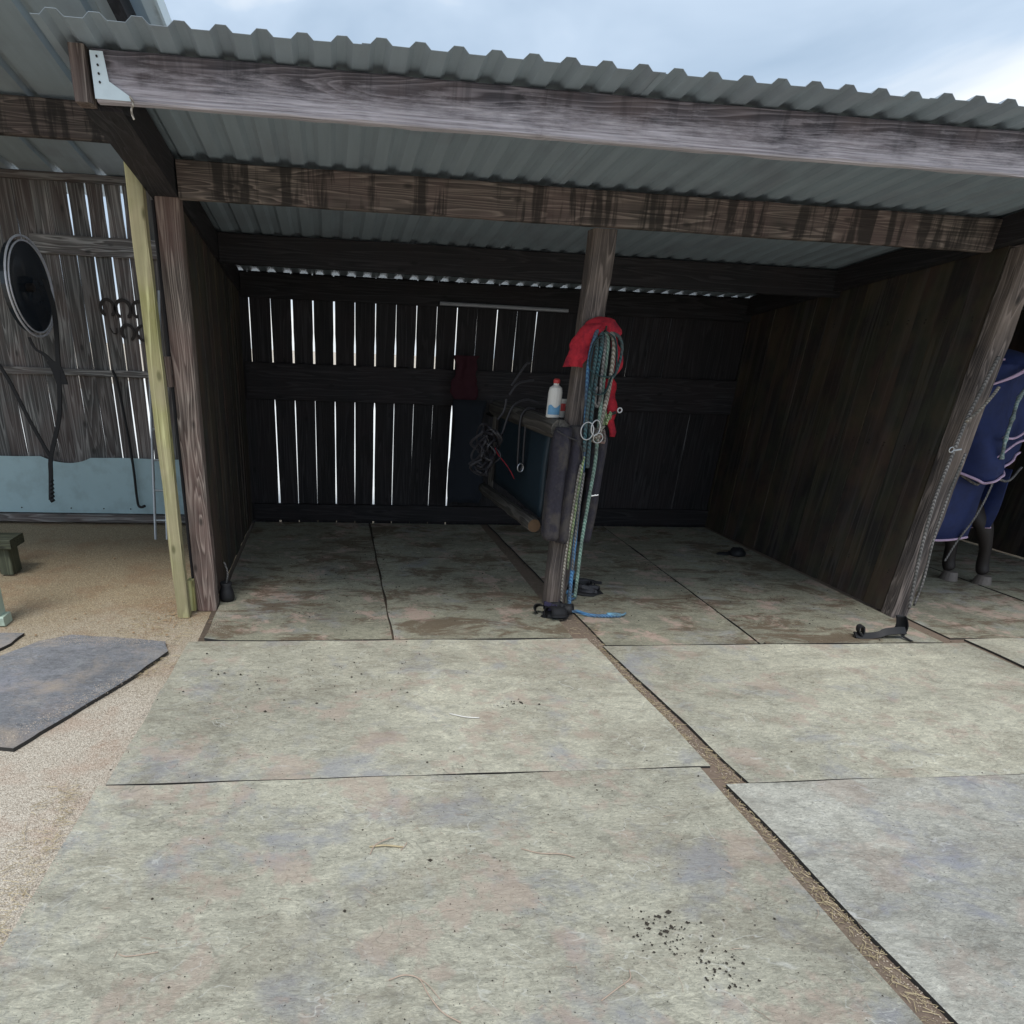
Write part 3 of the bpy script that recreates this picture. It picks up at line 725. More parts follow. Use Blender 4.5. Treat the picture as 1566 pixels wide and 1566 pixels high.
for r, rr, x in ((.345,.008,.028),(.314,.006,.036)):
    b = B(); b.tube(ringpts(r,x), rr, 8, closed=True); link('rim', b.v, b.f, M_rim, disc, smooth=True)
b = B(); b.tube([(-.03,0,0),(-.10,.25,.0),(-.12,.52,.0)], .02, 8); link('bracket', b.v, b.f, M_iron, disc)
b = B(); b.tube([(.0,0,0),(.05,0,0)], .03, 12); link('hub', b.v, b.f, M_iron, disc)
# black strap yoke hanging below the disc
yk = B()
def yy2(pts, w, y=6.56): return smooth_path([(x,y,z) for x,z in pts],6)
A_ = yy2([(-2.26,2.02),(-2.23,1.86),(-2.235,1.68),(-2.255,1.5),(-2.28,1.30),(-2.33,1.0),(-2.46,.66),(-2.49,.50),(-2.53,.28)],0)
yk.strip(A_, .034, (1,0,0), .02)
yk.strip(yy2([(-2.80,1.50),(-2.69,1.28),(-2.58,.95),(-2.47,.66)],0), .028, (1,0,0), .016)
yk.strip(yy2([(-2.46,1.60),(-2.43,1.52),(-2.36,1.47),(-2.29,1.38),(-2.26,1.25)],0), [.02]*8+[.04]*8+[.09]*9, (1,0,0), .016)
for i in range(6): yk.tube([(-2.53+.006*i,6.55,.27+.035*i),(-2.50+.004*i,6.55,.285+.035*i)], .017, 6)
tag(yk.go('strap_yoke', M_rubber), 'black rubber strap yoke hanging in front of the plank wall below the round disc', 'strap')
hz_ = B(); hz_.tube(smooth_path([(-1.93,6.9,1.36),(-1.90,6.885,1.26),(-1.875,6.88,.95),(-1.86,6.88,.55),(-1.865,6.88,.22),(-1.84,6.86,.165),(-1.79,6.84,.18)],6), .012, 8)
tag(hz_.go('bent_rod', M_rubber), 'dark bent rod hanging from the lower rail in front of the pale blue sheet', 'rod')

# mint post & mounting step at the left edge
mp_ = thing('jump_stand', 'pale mint painted upright standing on the gravel at the left picture edge', 'jump stand', (-2.12,4.22,0))
P(timber('upright', M_mint, None,'z',.0,1.3,-2.18,-2.035,4.17,4.26,seed=81,seg=.1,jit=.005), mp_)
P(timber('foot', M_mint, None,'x',-2.62,-2.015,4.16,4.27,-.015,.045,seed=82), mp_)
st = thing('mounting_step', 'low mossy green timber step behind the mint upright', 'step', (-2.7,5.3,0))
P(timber('tread', wd('green','x'), None,'x',-3.3,-2.34,5.18,5.42,.19,.26,seed=83), st)
P(timber('leg', wd('green','z'), None,'z',-.01,.188,-2.47,-2.38,5.22,5.38,seed=84,seg=.1), st)
P(timber('leg', wd('green','z'), None,'z',-.01,.188,-3.2,-3.1,5.22,5.38,seed=85,seg=.1), st)
P(timber('side_rail', wd('green','z'), None,'z',.262,.62,-2.56,-2.50,5.36,5.42,seed=86,seg=.1), st)
# the old shelter stands on posts out of view
for x in (-5.3,): P(timber('post', wd('grey','z'), None,'z',-.02,2.744,x,x+.12,5.56,5.68,seed=87), old)

# ---------------------------------------------------------------- stall divider hanging behind the centre post
dv = thing('stall_divider', 'short padded stall divider hung behind the centre post, log rail below', 'divider', (1.47,5.4,0))
P(timber('frame_beam', wd('log','y'), None,'y',4.44,6.3,1.385,1.498,1.14,1.255,ch=.03,seg=.1,jit=.006,seed=91), dv)
lgp = [(1.40+.0*t,4.62+1.75*t,.545-.05*t) for t in [i/14 for i in range(15)]]
b = B(); b.tube(lgp, [.048+.004*math.sin(i*1.7) for i in range(15)], 14); lo = P(b.go('lower_log', wd('log','y'), smooth=True), dv)
b = B(); b.tube([(1.40,4.612,.5455),(1.40,4.6195,.545)], .044, 14); P(b.go('log_end', M_endgrain), dv)
# sheet panel
v = []; f = []; ny_, nz_ = 16, 8
for s_ in (0,1):
    for i in range(ny_+1):
        for j in range(nz_+1):
            y = 4.72+1.5*i/ny_; z = .58+.6*j/nz_
            v.append((1.46+.02*s_+noise.noise(Vector((y*3,z*3,0)))*.015, y, z))
S = (ny_+1)*(nz_+1)
for i in range(ny_):
    for j in range(nz_):
        a = i*(nz_+1)+j; q = (a,a+nz_+1,a+nz_+2,a+1); f.append(q[::-1]); f.append(tuple(k+S for k in q))
for i in range(ny_):
    a = i*(nz_+1); c_ = a+nz_+1; f.append((a,c_,c_+S,a+S)); a += nz_; c_ += nz_; f.append((c_,a,a+S,c_+S))
for j in range(nz_): a = j; f.append((a+1,a,a+S,a+1+S)); a = ny_*(nz_+1)+j; f.append((a,a+1,a+1+S,a+S))
P(link('panel', v, f, M_padblue, smooth=True), dv)
# padded end roll: two vertical rolls with folds
def roll(x, y, r, z0, z1, seed):
    vs = []; fs = []; n = 20; m = 26
    for j in range(m+1):
        z = z0+(z1-z0)*j/m
        rr = r*(1+.07*noise.noise(Vector((seed,z*7,0)))) * (1 if 0 < j < m else .8)
        for k in range(n):
            a = 2*math.pi*k/n; q = rr*(.88+.26*abs(math.sin(a*2.5+seed+z*.9))+.06*noise.noise(Vector((a*2,z*9,seed))))
            vs.append((x+q*math.cos(a)+.006*math.sin(z*4+seed), y+q*math.sin(a)*1.25, z))
        
    for j in range(m):
        for k in range(n): a = j*n+k; b_ = j*n+(k+1)%n; fs.append((a,b_,b_+n,a+n))
    fs.append(tuple(range(n-1,-1,-1))); fs.append(tuple(m*n+k for k in range(n)))
    return P(link('padding_roll', vs, fs, M_pad, smooth=True), dv)
roll(1.462,4.425,.058,.50,1.215,1.0); roll(1.555,4.43,.055,.48,1.225,2.3); roll(1.725,4.50,.052,.47,1.17,4.1)
b = B(); b.strip(smooth_path([(1.40,4.37,1.20),(1.46,4.352,1.17),(1.54,4.355,1.14),(1.58,4.36,1.08),(1.605,4.36,.95)],4), .014, (0,1,.3), .008); P(b.go('tie_strap', M_leather), dv)
b = B(); b.tube([(1.44,6.25,.5),(1.44,6.25,1.2)], .025, 8); P(b.go('end_post', wd('log','z')), dv)
b = B(); b.tube([(1.5,6.25,1.1),(1.5,6.9,1.1)], .012, 8); P(b.go('hinge_bar', M_iron), dv)

# ---------------------------------------------------------------- things on the divider and centre post
bt = thing('spray_bottle', 'white plastic bottle with blue printed label standing on the divider top', 'bottle', (1.435,4.60,1.257))
def lathe(prof, n=16, cx=0, cy=0, sx=1, sy=1):
    v = []; f = []
    for r, z in prof:
        for k in range(n): a = 2*math.pi*k/n; v.append((cx+r*sx*math.cos(a), cy+r*sy*math.sin(a), z))
    for j in range(len(prof)-1):
        for k in range(n): a = j*n+k; b_ = j*n+(k+1)%n; f.append((a,b_,b_+n,a+n))
    f.append(tuple(range(n-1,-1,-1))); f.append(tuple((len(prof)-1)*n+k for k in range(n))); return v, f
v, f = lathe([(.040,0),(.046,.006),(.046,.15),(.040,.18),(.018,.195),(.018,.205)], sy=.75); link('body', v, f, M_white, bt, smooth=False)
v, f = lathe([(.02,.206),(.021,.225),(.014,.232)]); link('cap', v, f, M_redp, bt)
lv = []; lf = []
for i in range(9):
    a = math.radians(-150+i*13)
    for z in (.02,.07+.01*math.sin(i)): lv.append((.0485*math.cos(a), .0365*math.sin(a), z))
for i in range(8): lf.append((i*2,i*2+2,i*2+3,i*2+1))
link('label', lv, lf, M_label, bt)
tb = thing('tub', 'small white tub with red print beside the bottle on the divider top', 'tub', (1.50,4.66,1.257))
v, f = lathe([(.03,0),(.036,.10),(.038,.10),(.038,.112)]); link('body', v, f, M_white, tb)
lv = []; lf = []
for i in range(9):
    a = math.radians(-160+i*14)
    for z in (.04,.085): lv.append((.0372*math.cos(a), .0372*math.sin(a), z))
for i in range(8): lf.append((i*2,i*2+2,i*2+3,i*2+1))
link('label', lv, lf, M_redp, tb)
wg = B()
wg.add([(1.60,4.60,1.22),(1.645,4.60,1.24),(1.655,4.60,1.36),(1.61,4.60,1.30),(1.60,4.62,1.22),(1.645,4.62,1.24),(1.655,4.62,1.36),(1.61,4.62,1.30)],[(0,1,2,3),(7,6,5,4),(0,4,5,1),(1,5,6,2),(2,6,7,3),(3,7,4,0)])
tag(wg.go('paper_packet', M_white), 'white paper packet stuck between the divider top and the centre post', 'packet')

# red fleece draped round the centre post (cloth sheets following draped paths)
def drape(name, mat, rows, th=.006, wr=.012, seed=0, parent=None, sub_=3):
    """rows: list of polylines (same count) -> wrinkled sheet with thickness"""
    rows = [smooth_path(r, sub_) for r in rows]
    cols = list(zip(*rows)); cols = [smooth_path(c_, sub_) for c_ in cols]
    nu = len(cols); nv = len(cols[0]); V = []
    for i, c_ in enumerate(cols):
        for j, p in enumerate(c_):
            q = Vector(p)+Vector((noise.noise(Vector((i*.4,j*.3,seed))),noise.noise(Vector((i*.4,j*.3,seed+5)))*1.6,0))*wr
            V.append(q)
    K = len(V); F = []
    V2 = [p+Vector((0,th,0)) for p in V]
    for i in range(nu-1):
        for j in range(nv-1):
            a = i*nv+j; q = (a,a+1,a+nv+1,a+nv); F.append(q); F.append(tuple(k+K for k in q[::-1]))
    for i in range(nu-1):
        for j in (0,nv-1): a = i*nv+j; b_ = a+nv; F.append((a,b_,b_+K,a+K))
    for j in range(nv-1):
        for i in (0,nu-1): a = i*nv+j; b_ = a+1; F.append((a,b_,b_+K,a+K))
    return link(name, V+V2, F, mat, parent, smooth=True)
fy = 4.415
rj = thing('red_fleece_jacket', 'bright red fleece jacket hooked on the centre post behind the ropes', 'jacket', (1.6,4.42,1.8))
def rp(pts, dy=0): return [(x,fy+dy,z) for x,z in pts]
o = drape('left_sleeve', M_red, [rp([(1.59,1.81),(1.50,1.79),(1.445,1.71),(1.42,1.63),(1.408,1.56)],-.01), rp([(1.60,1.82),(1.51,1.815),(1.44,1.77),(1.405,1.69),(1.385,1.61)],-.03) if False else rp([(1.595,1.79),(1.54,1.76),(1.49,1.69),(1.47,1.62),(1.462,1.565)],-.05), rp([(1.60,1.765),(1.57,1.74),(1.545,1.67),(1.53,1.61),(1.52,1.56)],-.03)], wr=.02, seed=1)
P(o, rj)
P(drape('collar', M_red, [rp([(1.47,1.74),(1.52,1.81),(1.60,1.84),(1.68,1.825),(1.74,1.775)],.0), rp([(1.52,1.73),(1.55,1.77),(1.60,1.785),(1.66,1.78),(1.715,1.745)],-.045), rp([(1.535,1.70),(1.565,1.73),(1.61,1.745),(1.66,1.745),(1.715,1.71)],-.03)], wr=.024, seed=2), rj)
P(drape('right_sleeve', M_red, [rp([(1.70,1.78),(1.73,1.70),(1.775,1.64),(1.775,1.57),(1.735,1.49)],.0), rp([(1.665,1.76),(1.68,1.68),(1.70,1.62),(1.705,1.55),(1.695,1.48)],-.03)], wr=.022, seed=3), rj)
P(drape('hanging_panel', M_red, [rp([(1.69,1.50),(1.715,1.42),(1.735,1.34),(1.75,1.26),(1.775,1.165)],.03), rp([(1.74,1.51),(1.775,1.42),(1.795,1.34),(1.80,1.26),(1.805,1.165)],.02)], wr=.015, seed=4), rj)
# ropes
def rope(name, pts, r, mat, label, y=4.39, n=8, wob=.0):
    P3 = [(p[0], y if len(p)==2 else p[1], p[-1]) for p in pts]
    b = B(); b.tube(smooth_path(P3, 6), r, n); o = b.go(name, mat, smooth=True)
    return tag(o, label, 'rope', 'ropes hanging on the centre post')
hook = B(); hook.tube(smooth_path([(1.62,4.45,1.765),(1.62,4.40,1.76),(1.62,4.36,1.765),(1.62,4.352,1.79)],4), .006, 6)
tag(hook.go('post_hook', M_iron), 'iron hook on the centre post holding the bundle of ropes', 'hook')
rope('lead_rope', [(1.60,4.385,1.765),(1.565,4.37,1.74),(1.55,4.37,1.57),(1.58,4.375,1.27),(1.60,4.375,1.04),(1.612,4.375,.75),(1.625,4.375,.44),(1.64,4.38,.16),(1.65,4.36,.02),(1.70,4.33,.012),(1.78,4.25,.012),(1.96,4.24,.014)], .013, R_blue, 'long blue lead rope hanging to the floor and running out over the mat')
rope('lead_rope', [(1.62,4.385,1.765),(1.645,4.36,1.70),(1.655,4.36,1.43),(1.67,4.365,1.16),(1.68,4.37,1.0),(1.675,4.375,.75),(1.67,4.375,.49),(1.68,4.38,.19),(1.68,4.38,.10)], .012, R_mint, 'pale mint green rope hanging right of the blue rope')
rope('lead_rope', [(1.65,4.385,1.765),(1.685,4.36,1.70),(1.695,4.36,1.47),(1.675,4.36,1.26),(1.655,4.36,1.16)], .014, R_beige, 'thick beige rope hanging short at the right of the bundle')
rope('lead_rope', [(1.585,4.36,1.00),(1.578,4.365,.88),(1.575,4.37,.66),(1.575,4.38,.44),(1.58,4.39,.21),(1.60,4.40,.02)], .009, R_beige, 'thin beige rope hanging at the left side of the bundle', n=6)
rope('lead_rope', [(1.597,4.36,1.05),(1.592,4.36,.85),(1.59,4.365,.62),(1.592,4.37,.40),(1.60,4.38,.30)], .009, R_lime, 'yellow green rope hanging beside the thin beige rope', n=6)
rope('lead_rope', [(1.60,4.385,1.765),(1.605,4.35,1.70),(1.60,4.35,1.50),(1.605,4.355,1.30),(1.62,4.36,1.12),(1.63,4.36,.98)], .013, R_teal, 'thick dark teal rope hanging in the middle of the bundle')
rope('lead_rope', [(1.57,4.385,1.75),(1.575,4.34,1.66),(1.57,4.34,1.45),(1.575,4.345,1.25),(1.59,4.35,1.08)], .012, R_teal, 'dark teal rope hanging at the left of the bundle')
rope('lead_rope', [(1.63,4.38,1.765),(1.625,4.34,1.66),(1.63,4.34,1.50),(1.64,4.345,1.40),(1.635,4.35,1.35),(1.615,4.35,1.37),(1.61,4.345,1.46)], .009, R_grey, 'grey rope with a hanging loop in front of the bundle', n=6)
rope('lead_rope', [(1.66,4.38,1.76),(1.715,4.36,1.73),(1.74,4.36,1.66),(1.73,4.37,1.55),(1.70,4.37,1.50)], .010, R_teal, 'dark green rope looped over the right shoulder of the red jacket', n=6)
rope('lead_rope', [(1.612,4.36,.95),(1.612,4.36,.7),(1.622,4.37,.45),(1.63,4.37,.3)], .008, R_grey, 'pale grey cord hanging between the blue and mint ropes', n=6)
# halter webbing, rings, chain snaps
def ring_obj(name, c_, r, rr, nrm, mat, label, cat, sx=1, group=None, parent=None):
    c_ = Vector(c_); q = Vector(nrm).to_track_quat('Z','Y'); b = B()
    b.tube([c_+q@Vector((r*sx*math.cos(2*math.pi*i/20), r*math.sin(2*math.pi*i/20),0)) for i in range(20)], rr, 6, closed=True)
    return tag(b.go(name, mat, smooth=True), label, cat, group) if label else b.go(name, mat, parent)
ring_obj('steel_ring', (1.585,4.335,1.205), .052, .0045, (0.2,1,0), M_steel, 'large steel ring hanging at the left of the rope bundle', 'ring', .75)
ring_obj('steel_ring', (1.635,4.33,1.225), .045, .0045, (-.2,1,0), M_steel, 'steel ring in the middle of the rope bundle', 'ring', .7)
ring_obj('steel_ring', (1.66,4.33,1.165), .030, .004, (0,1,.2), M_steel, 'small steel ring low on the right of the rope bundle', 'ring')
sn = thing('snap_hook', 'steel snap hook with a round eye sticking out right of the red jacket', 'clip', (1.74,4.4,1.3))
b = B(); b.tube([(1.70,4.40,1.285),(1.775,4.39,1.315)], .010, 8); P(b.go('shank', M_iron), sn)
b = B(); cc = Vector((1.795,4.385,1.328)); b.tube([cc+Vector((.014*math.cos(2*math.pi*i/14),0,.014*math.sin(2*math.pi*i/14))) for i in range(14)], .005, 6, closed=True); P(b.go('eye', M_steel, smooth=True), sn)
knot = thing('rope_knot', 'pinkish beige knot of cord on the centre post below the steel rings', 'knot', (1.69,4.38,1.15))
rk = random.Random(3)
b = B(); b.tube(smooth_path([(1.67+rk.uniform(-.03,.05),4.37+rk.uniform(-.03,.03),1.17+rk.uniform(-.045,.045)) for _ in range(16)],4), .008, 6); P(b.go('cord', rope_mat('pink_cord',(.45,.22,.2),(.62,.5,.42)), smooth=True), knot)
b = B(); b.tube(smooth_path([(1.66+rk.uniform(-.035,.045),4.37+rk.uniform(-.03,.03),1.18+rk.uniform(-.05,.05)) for _ in range(14)],4), .007, 6); P(b.go('cord', R_beige, smooth=True), knot)
b = B(); b.tube(smooth_path([(1.69+rk.uniform(-.03,.05),4.375+rk.uniform(-.03,.03),1.28+rk.uniform(-.04,.04)) for _ in range(12)],4), .008, 6); P(b.go('cord', R_lime, smooth=True), knot)
ch = B(); ch.tube([(1.68,4.37,.80),(1.73,4.36,.81)], .005, 6); tag(ch.go('metal_pin', M_steel), 'small pale metal pin through the mint rope', 'pin')
hl = B()
hl.strip(smooth_path([(1.60,4.335,1.74),(1.55,4.325,1.70),(1.535,4.325,1.60),(1.56,4.33,1.54),(1.62,4.33,1.52),(1.70,4.335,1.525),(1.71,4.34,1.60),(1.68,4.34,1.72),(1.62,4.34,1.76)],4), .022, (0,1,.1), .005)
hl.strip(smooth_path([(1.56,4.325,1.54),(1.565,4.325,1.46),(1.60,4.33,1.42),(1.66,4.33,1.43),(1.69,4.33,1.52)],4), .022, (0,1,.1), .005)
tag(hl.go('head_collar', fabric('dark_green_webbing',(.02,.05,.055),.3)), 'dark green webbing head collar hanging over the rope bundle', 'head collar')
# bridles on divider
def strap(name, pts, w_, mat, label, cat, group=None, wdir=(0,1,.2), th=.004):
    b = B(); b.strip(smooth_path(pts,5), w_, wdir, th); return tag(b.go(name, mat), label, cat, group)
GB = 'bridles and straps hung over the divider'
yb = 5.15
br = thing('bridle', 'black leather bridle hanging from the divider with a large loop of reins', 'bridle', (1.35,yb,1.1), group=GB)
def dp(pts, dx=0, y=yb): return [(x+dx,y,z) for x,z in pts]
for pts in ([(1.49,1.31),(1.40,1.33),(1.31,1.29),(1.27,1.20),(1.25,1.12),(1.23,1.08),(1.19,1.09)],
            [(1.47,1.27),(1.41,1.27),(1.37,1.20),(1.375,1.0),(1.38,.90),(1.40,.83),(1.42,.88),(1.415,1.0),(1.41,1.2)],
            [(1.28,1.42),(1.33,1.50),(1.37,1.56),(1.40,1.57)],[(1.27,1.36),(1.32,1.43),(1.38,1.45),(1.44,1.46)],
            [(1.25,1.33),(1.24,1.25),(1.20,1.19)]):
    b = B(); b.tube(smooth_path(dp(pts),5), .0085, 6); P(b.go('strap', M_leather), br)
b = B(); b.tube([Vector((1.40,yb-.02,.86))+Vector((.022*math.cos(2*math.pi*i/14),0,.03*math.sin(2*math.pi*i/14))) for i in range(14)], .004, 6, closed=True); P(b.go('bit_ring', M_steel), br)
b2 = thing('bridle', 'second dark bridle bunched lower at the far end of the divider', 'bridle', (1.15,yb+.2,.9), group=GB)
for k in range(13):
    rr = random.Random(k); cx = 1.13+rr.uniform(-.03,.03); cz = .92+rr.uniform(-.08,.14); a0 = rr.uniform(0,6); h_ = rr.uniform(.08,.20)
    b = B(); b.tube(smooth_path([(cx+rr.uniform(.02,.10)*math.cos(a0+t*.7),yb+.05*math.sin(t*1.7+k),cz+rr.uniform(.5,1.1)*h_*math.sin(a0+t*.7)) for t in range(9)],4), rr.uniform(.005,.011), 6); P(b.go('strap', M_leather), b2)
strap('red_strap', dp([(1.19,1.0),(1.22,.95),(1.27,.90),(1.32,.84),(1.355,.785)],y=yb-.03), .022, M_red, 'short red strap slanting across the dark bridles', 'strap')
strap('lead_strap', dp([(1.13,1.06),(1.15,1.02),(1.175,.985),(1.20,.97)],y=yb-.03), .012, R_grey, 'short grey strap just above the red strap', 'strap')
# dark clothing / cloth hanging in the dark at back wall
def hang_cloth(name, mat, x0,x1,z0,z1,y,label,seed,cat):
    rows = []
    for j in range(4):
        x = x0+(x1-x0)*j/3; rows.append([(x+.02*math.sin(k*1.3+j),y-.03*abs(math.sin(j*1.9+k*.4)),z1-(z1-z0)*k/5) for k in range(6)])
    return tag(drape(name, mat, rows, wr=.03, seed=seed), label, cat)
hang_cloth('maroon_cloth', M_maroon, 1.15,1.38,1.20,1.60,6.93,'dull maroon cloth hanging in the dark on the back wall','1' and 11,'cloth')
hang_cloth('dark_coat', fabric('coat_cloth',(.010,.014,.022)), 1.16,1.48,.25,1.22,6.90,'dark blue coat hanging low on the back wall behind the divider',12,'coat')
# metal bar under back rail
b = B(); b.tube([(1.0,6.99,2.02),(1.6,6.99,2.017),(2.21,6.99,2.012)], .016, 10)
tag(b.go('metal_bar', simple('dull_grey_bar',(.34,.35,.38),.4,.2)), 'horizontal grey metal bar fixed high on the back wall left of the centre post', 'bar')

# ---------------------------------------------------------------- things on the floor
def blob(cx,cy,r,h,seed,mat,name,parent,sx=1,sy=1,z=.002):
    v=[];f=[];n=14;m=6
    for j in range(m+1):
        ph = math.pi/2*j/m
        for k in range(n):
            a = 2*math.pi*k/n; q = 1+.28*noise.noise(Vector((math.cos(a)*1.5+seed,math.sin(a)*1.5,j*.6)))
            v.append((cx+r*sx*q*math.cos(a)*math.cos(ph*.98), cy+r*sy*q*math.sin(a)*math.cos(ph*.98), z+h*math.sin(ph)*q))
    for j in range(m):
        for k in range(n): a=j*n+k; b_=j*n+(k+1)%n; f.append((a,b_,b_+n,a+n))
    f.append(tuple(range(n-1,-1,-1))); f.append(tuple(m*n+k for k in range(n)))
    return P(link(name,v,f,mat,smooth=True),parent)
def strap_pile(name, label, cx, cy, sx, sy, h, k, seed, w_=.028, mats=(M_rubber,), cat='boots'):
    t = thing(name, label, cat, (cx,cy,.003)); rr = random.Random(seed)
    blob(cx,cy,min(sx,sy)*.75,h*.55,seed,mats[0],'padding',t,sx=sx/min(sx,sy),sy=1)
    for i in range(k):
        pts = []; a = rr.uniform(0,6.28)
        for q in range(6):
            a += rr.uniform(.5,1.6); pts.append((cx+sx*.75*math.cos(a)*rr.uniform(.3,1), cy+sy*.75*math.sin(a)*rr.uniform(.3,1), .012+h*rr.uniform(.1,.9)))
        b = B(); b.strip(smooth_path(pts,5), w_, (0,.3,1), .006); P(b.go('strap', mats[i%len(mats)]), t)
    return t
t1 = strap_pile('horse_boots', 'pair of black horse boots with straps lying at the foot of the centre post', 1.52,4.27,.13,.085,.09,9,5,.03,(M_rubber,fabric('dark_violet_web',(.03,.025,.06),.3),M_rubber))
def half_shell(cx,cy,cz,r,l,rz,ry,arc0,arc1,parent,name='shell'):
    v=[];f=[];n=14;m=5
    q = Matrix.Translation((cx,cy,cz))@Matrix.Rotation(rz,4,'Z')@Matrix.Rotation(ry,4,'Y')
    for s_ in (1,.86):
        for j in range(m+1):
            for i in range(n+1):
                a = math.radians(arc0+(arc1-arc0)*i/n); k = r*s_*(1-.18*abs(j/m-.4)+.05*noise.noise(Vector((a,j,rz*3))))
                v.append(q@Vector((-l/2+l*j/m, k*math.cos(a), k*math.sin(a)*.85)))
    K=(n+1)*(m+1)
    for j in range(m):
        for i in range(n): a=j*(n+1)+i; w4=(a,a+1,a+n+2,a+n+1); f.append(w4); f.append(tuple(p+K for p in w4[::-1]))
    for j in (0,m):
        for i in range(n): a=j*(n+1)+i; f.append((a,a+1,a+1+K,a+K))
    for j in range(m):
        for i in (0,n): a=j*(n+1)+i; b_=a+n+1; f.append((a,b_,b_+K,a+K))
    return P(link(name, v, f, M_rubber, smooth=True), parent)
half_shell(1.50,4.215,.045,.055,.12,.25,.1,-60,200,t1)
half_shell(1.57,4.27,.05,.05,.13,-.5,-.2,-30,230,t1)
half_shell(1.415,4.315,.04,.04,.07,1.0,.5,-80,180,t1)
strap_pile('halter_pile', 'black halter heap dropped just right of the centre post', 1.90,4.80,.19,.15,.07,13,8,.024,(M_rubber,M_leather),'halter')
rope('lead_rope', [(1.64,4.42,.14),(1.66,4.44,.06),(1.72,4.56,.02),(1.78,4.62,.03),(1.72,4.66,.04),(1.68,4.6,.10),(1.69,4.5,.25)], .010, R_blue, 'dark blue rope end knotted low behind the centre post', n=6)
b = B(); b.tube(smooth_path([(1.88,4.25,.016),(1.93,4.245,.018),(1.975,4.245,.016)],4), .017, 10); b.tube([(1.975,4.245,.017),(2.0,4.25,.018),(2.02,4.265,.024)], .008, 8)
tag(b.go('snap_clip', rope_mat('pale_blue_web',(.16,.36,.52),(.2,.45,.6))), 'pale blue clip end of the lead rope on the mat', 'clip')
# black wraparound boot at right partition
bo = thing('tendon_boot', 'black tendon boot standing open at the foot of the right partition post', 'horse boot', (3.66,3.87,.003))
rows = []
v=[];f=[];n=12;m=7
for j in range(m+1):
    z = .004+.135*j/m; k0 = 1-.25*j/m
    for i in range(n+1):
        a = math.radians(-30+200*i/n); v.append((3.79+.045*k0*math.cos(a)+.02*math.sin(j*.5)-.012*j/m, 3.88+.04*k0*math.sin(a), z))
K=len(v); v += [((x-3.79)*.86+3.79,(y-3.88)*.86+3.88,z) for x,y,z in v]
for j in range(m):
    for i in range(n): a=j*(n+1)+i; q=(a,a+1,a+n+2,a+n+1); f.append(q); f.append(tuple(p+K for p in q[::-1]))
for j in (0,m):
    for i in range(n): a=j*(n+1)+i; f.append((a,a+1,a+1+K,a+K))
for j in range(m):
    for i in (0,n): a=j*(n+1)+i; b_=a+n+1; f.append((a,b_,b_+K,a+K))
P(link('shell', v, f, M_rubber, smooth=True), bo)
b = B(); b.strip(smooth_path([(3.80,3.84,.05),(3.74,3.83,.055),(3.66,3.835,.045),(3.60,3.84,.02),(3.50,3.845,.012),(3.45,3.85,.02)],5), [.05]*13+[.045]*13, (0,.7,.7), .012); P(b.go('strap', M_rubber), bo)
b = B(); b.strip(smooth_path([(3.50,3.85,.012),(3.465,3.85,.05),(3.47,3.86,.078),(3.50,3.862,.075),(3.51,3.855,.03)],5), .035, (0,1,.1), .008); P(b.go('flap', M_rubber), bo)
b = B(); b.strip(smooth_path([(3.78,3.83,.02),(3.79,3.80,.012),(3.80,3.76,.008)],4), .022, (1,0,0), .004); P(b.go('strap', M_rubber), bo)
b = B(); 
dd = thing('bell_boot', 'small black rubber boot lying on the mat deep in the right stall', 'horse boot', (3.74,5.9,.003))
blob(3.78,5.89,.07,.07,3,M_rubber,'shell',dd,1.2,1); blob(3.66,5.92,.04,.02,4,M_rubber,'tongue',dd,1.8,1)
ub = thing('hoof_boot', 'round black rubber boot on the mat against the brown left post', 'horse boot', (-.735,4.60,0))
v, f = lathe([(.035,0),(.048,.01),(.052,.04),(.045,.08),(.035,.10),(.042,.13),(.036,.135),(.028,.11)], 18); link('shell', v, f, M_rubber, ub, smooth=True)
b = B(); b.tube(smooth_path([(.0,.03,.12),(.01,.05,.19),(-.01,.06,.26)],4), .006, 6); link('loop', b.v, b.f, R_grey, ub)

# right post rope, clip
rope('tie_rope', [(4.09,4.20,1.72),(4.06,4.20,1.55),(4.03,4.20,1.36),(4.01,4.19,1.16),(4.0,4.19,.86),(4.03,4.19,.55),(4.08,4.19,.25),(4.12,4.20,.08)], .011, R_grey, 'long grey tie rope hanging down the right partition post', y=4.2)['group'] = 'tie ropes on the right partition post'
rope('tie_rope', [(4.02,4.19,1.34),(4.07,4.17,1.42),(4.12,4.17,1.50),(4.15,4.18,1.55)], .010, R_beige, 'short beige rope end knotted half way up the right partition post', y=4.2)['group'] = 'tie ropes on the right partition post'
rope('tie_rope', [(4.10,4.19,1.15),(4.09,4.19,.9),(4.10,4.19,.6),(4.14,4.19,.3),(4.15,4.2,.10)], .008, R_grey, 'second thinner rope hanging beside the long grey tie rope', y=4.2)['group'] = 'tie ropes on the right partition post'
b = B(); b.tube([Vector((3.985,4.185,1.17))+Vector((.016*math.cos(2*math.pi*i/14),0,.016*math.sin(2*math.pi*i/14))) for i in range(14)], .004, 6, closed=True); b.tube([(4.0,4.185,1.165),(4.05,4.18,1.175)], .006, 6)
tag(b.go('snap_clip', M_steel), 'shiny steel clip on the tie rope of the right partition post', 'clip')

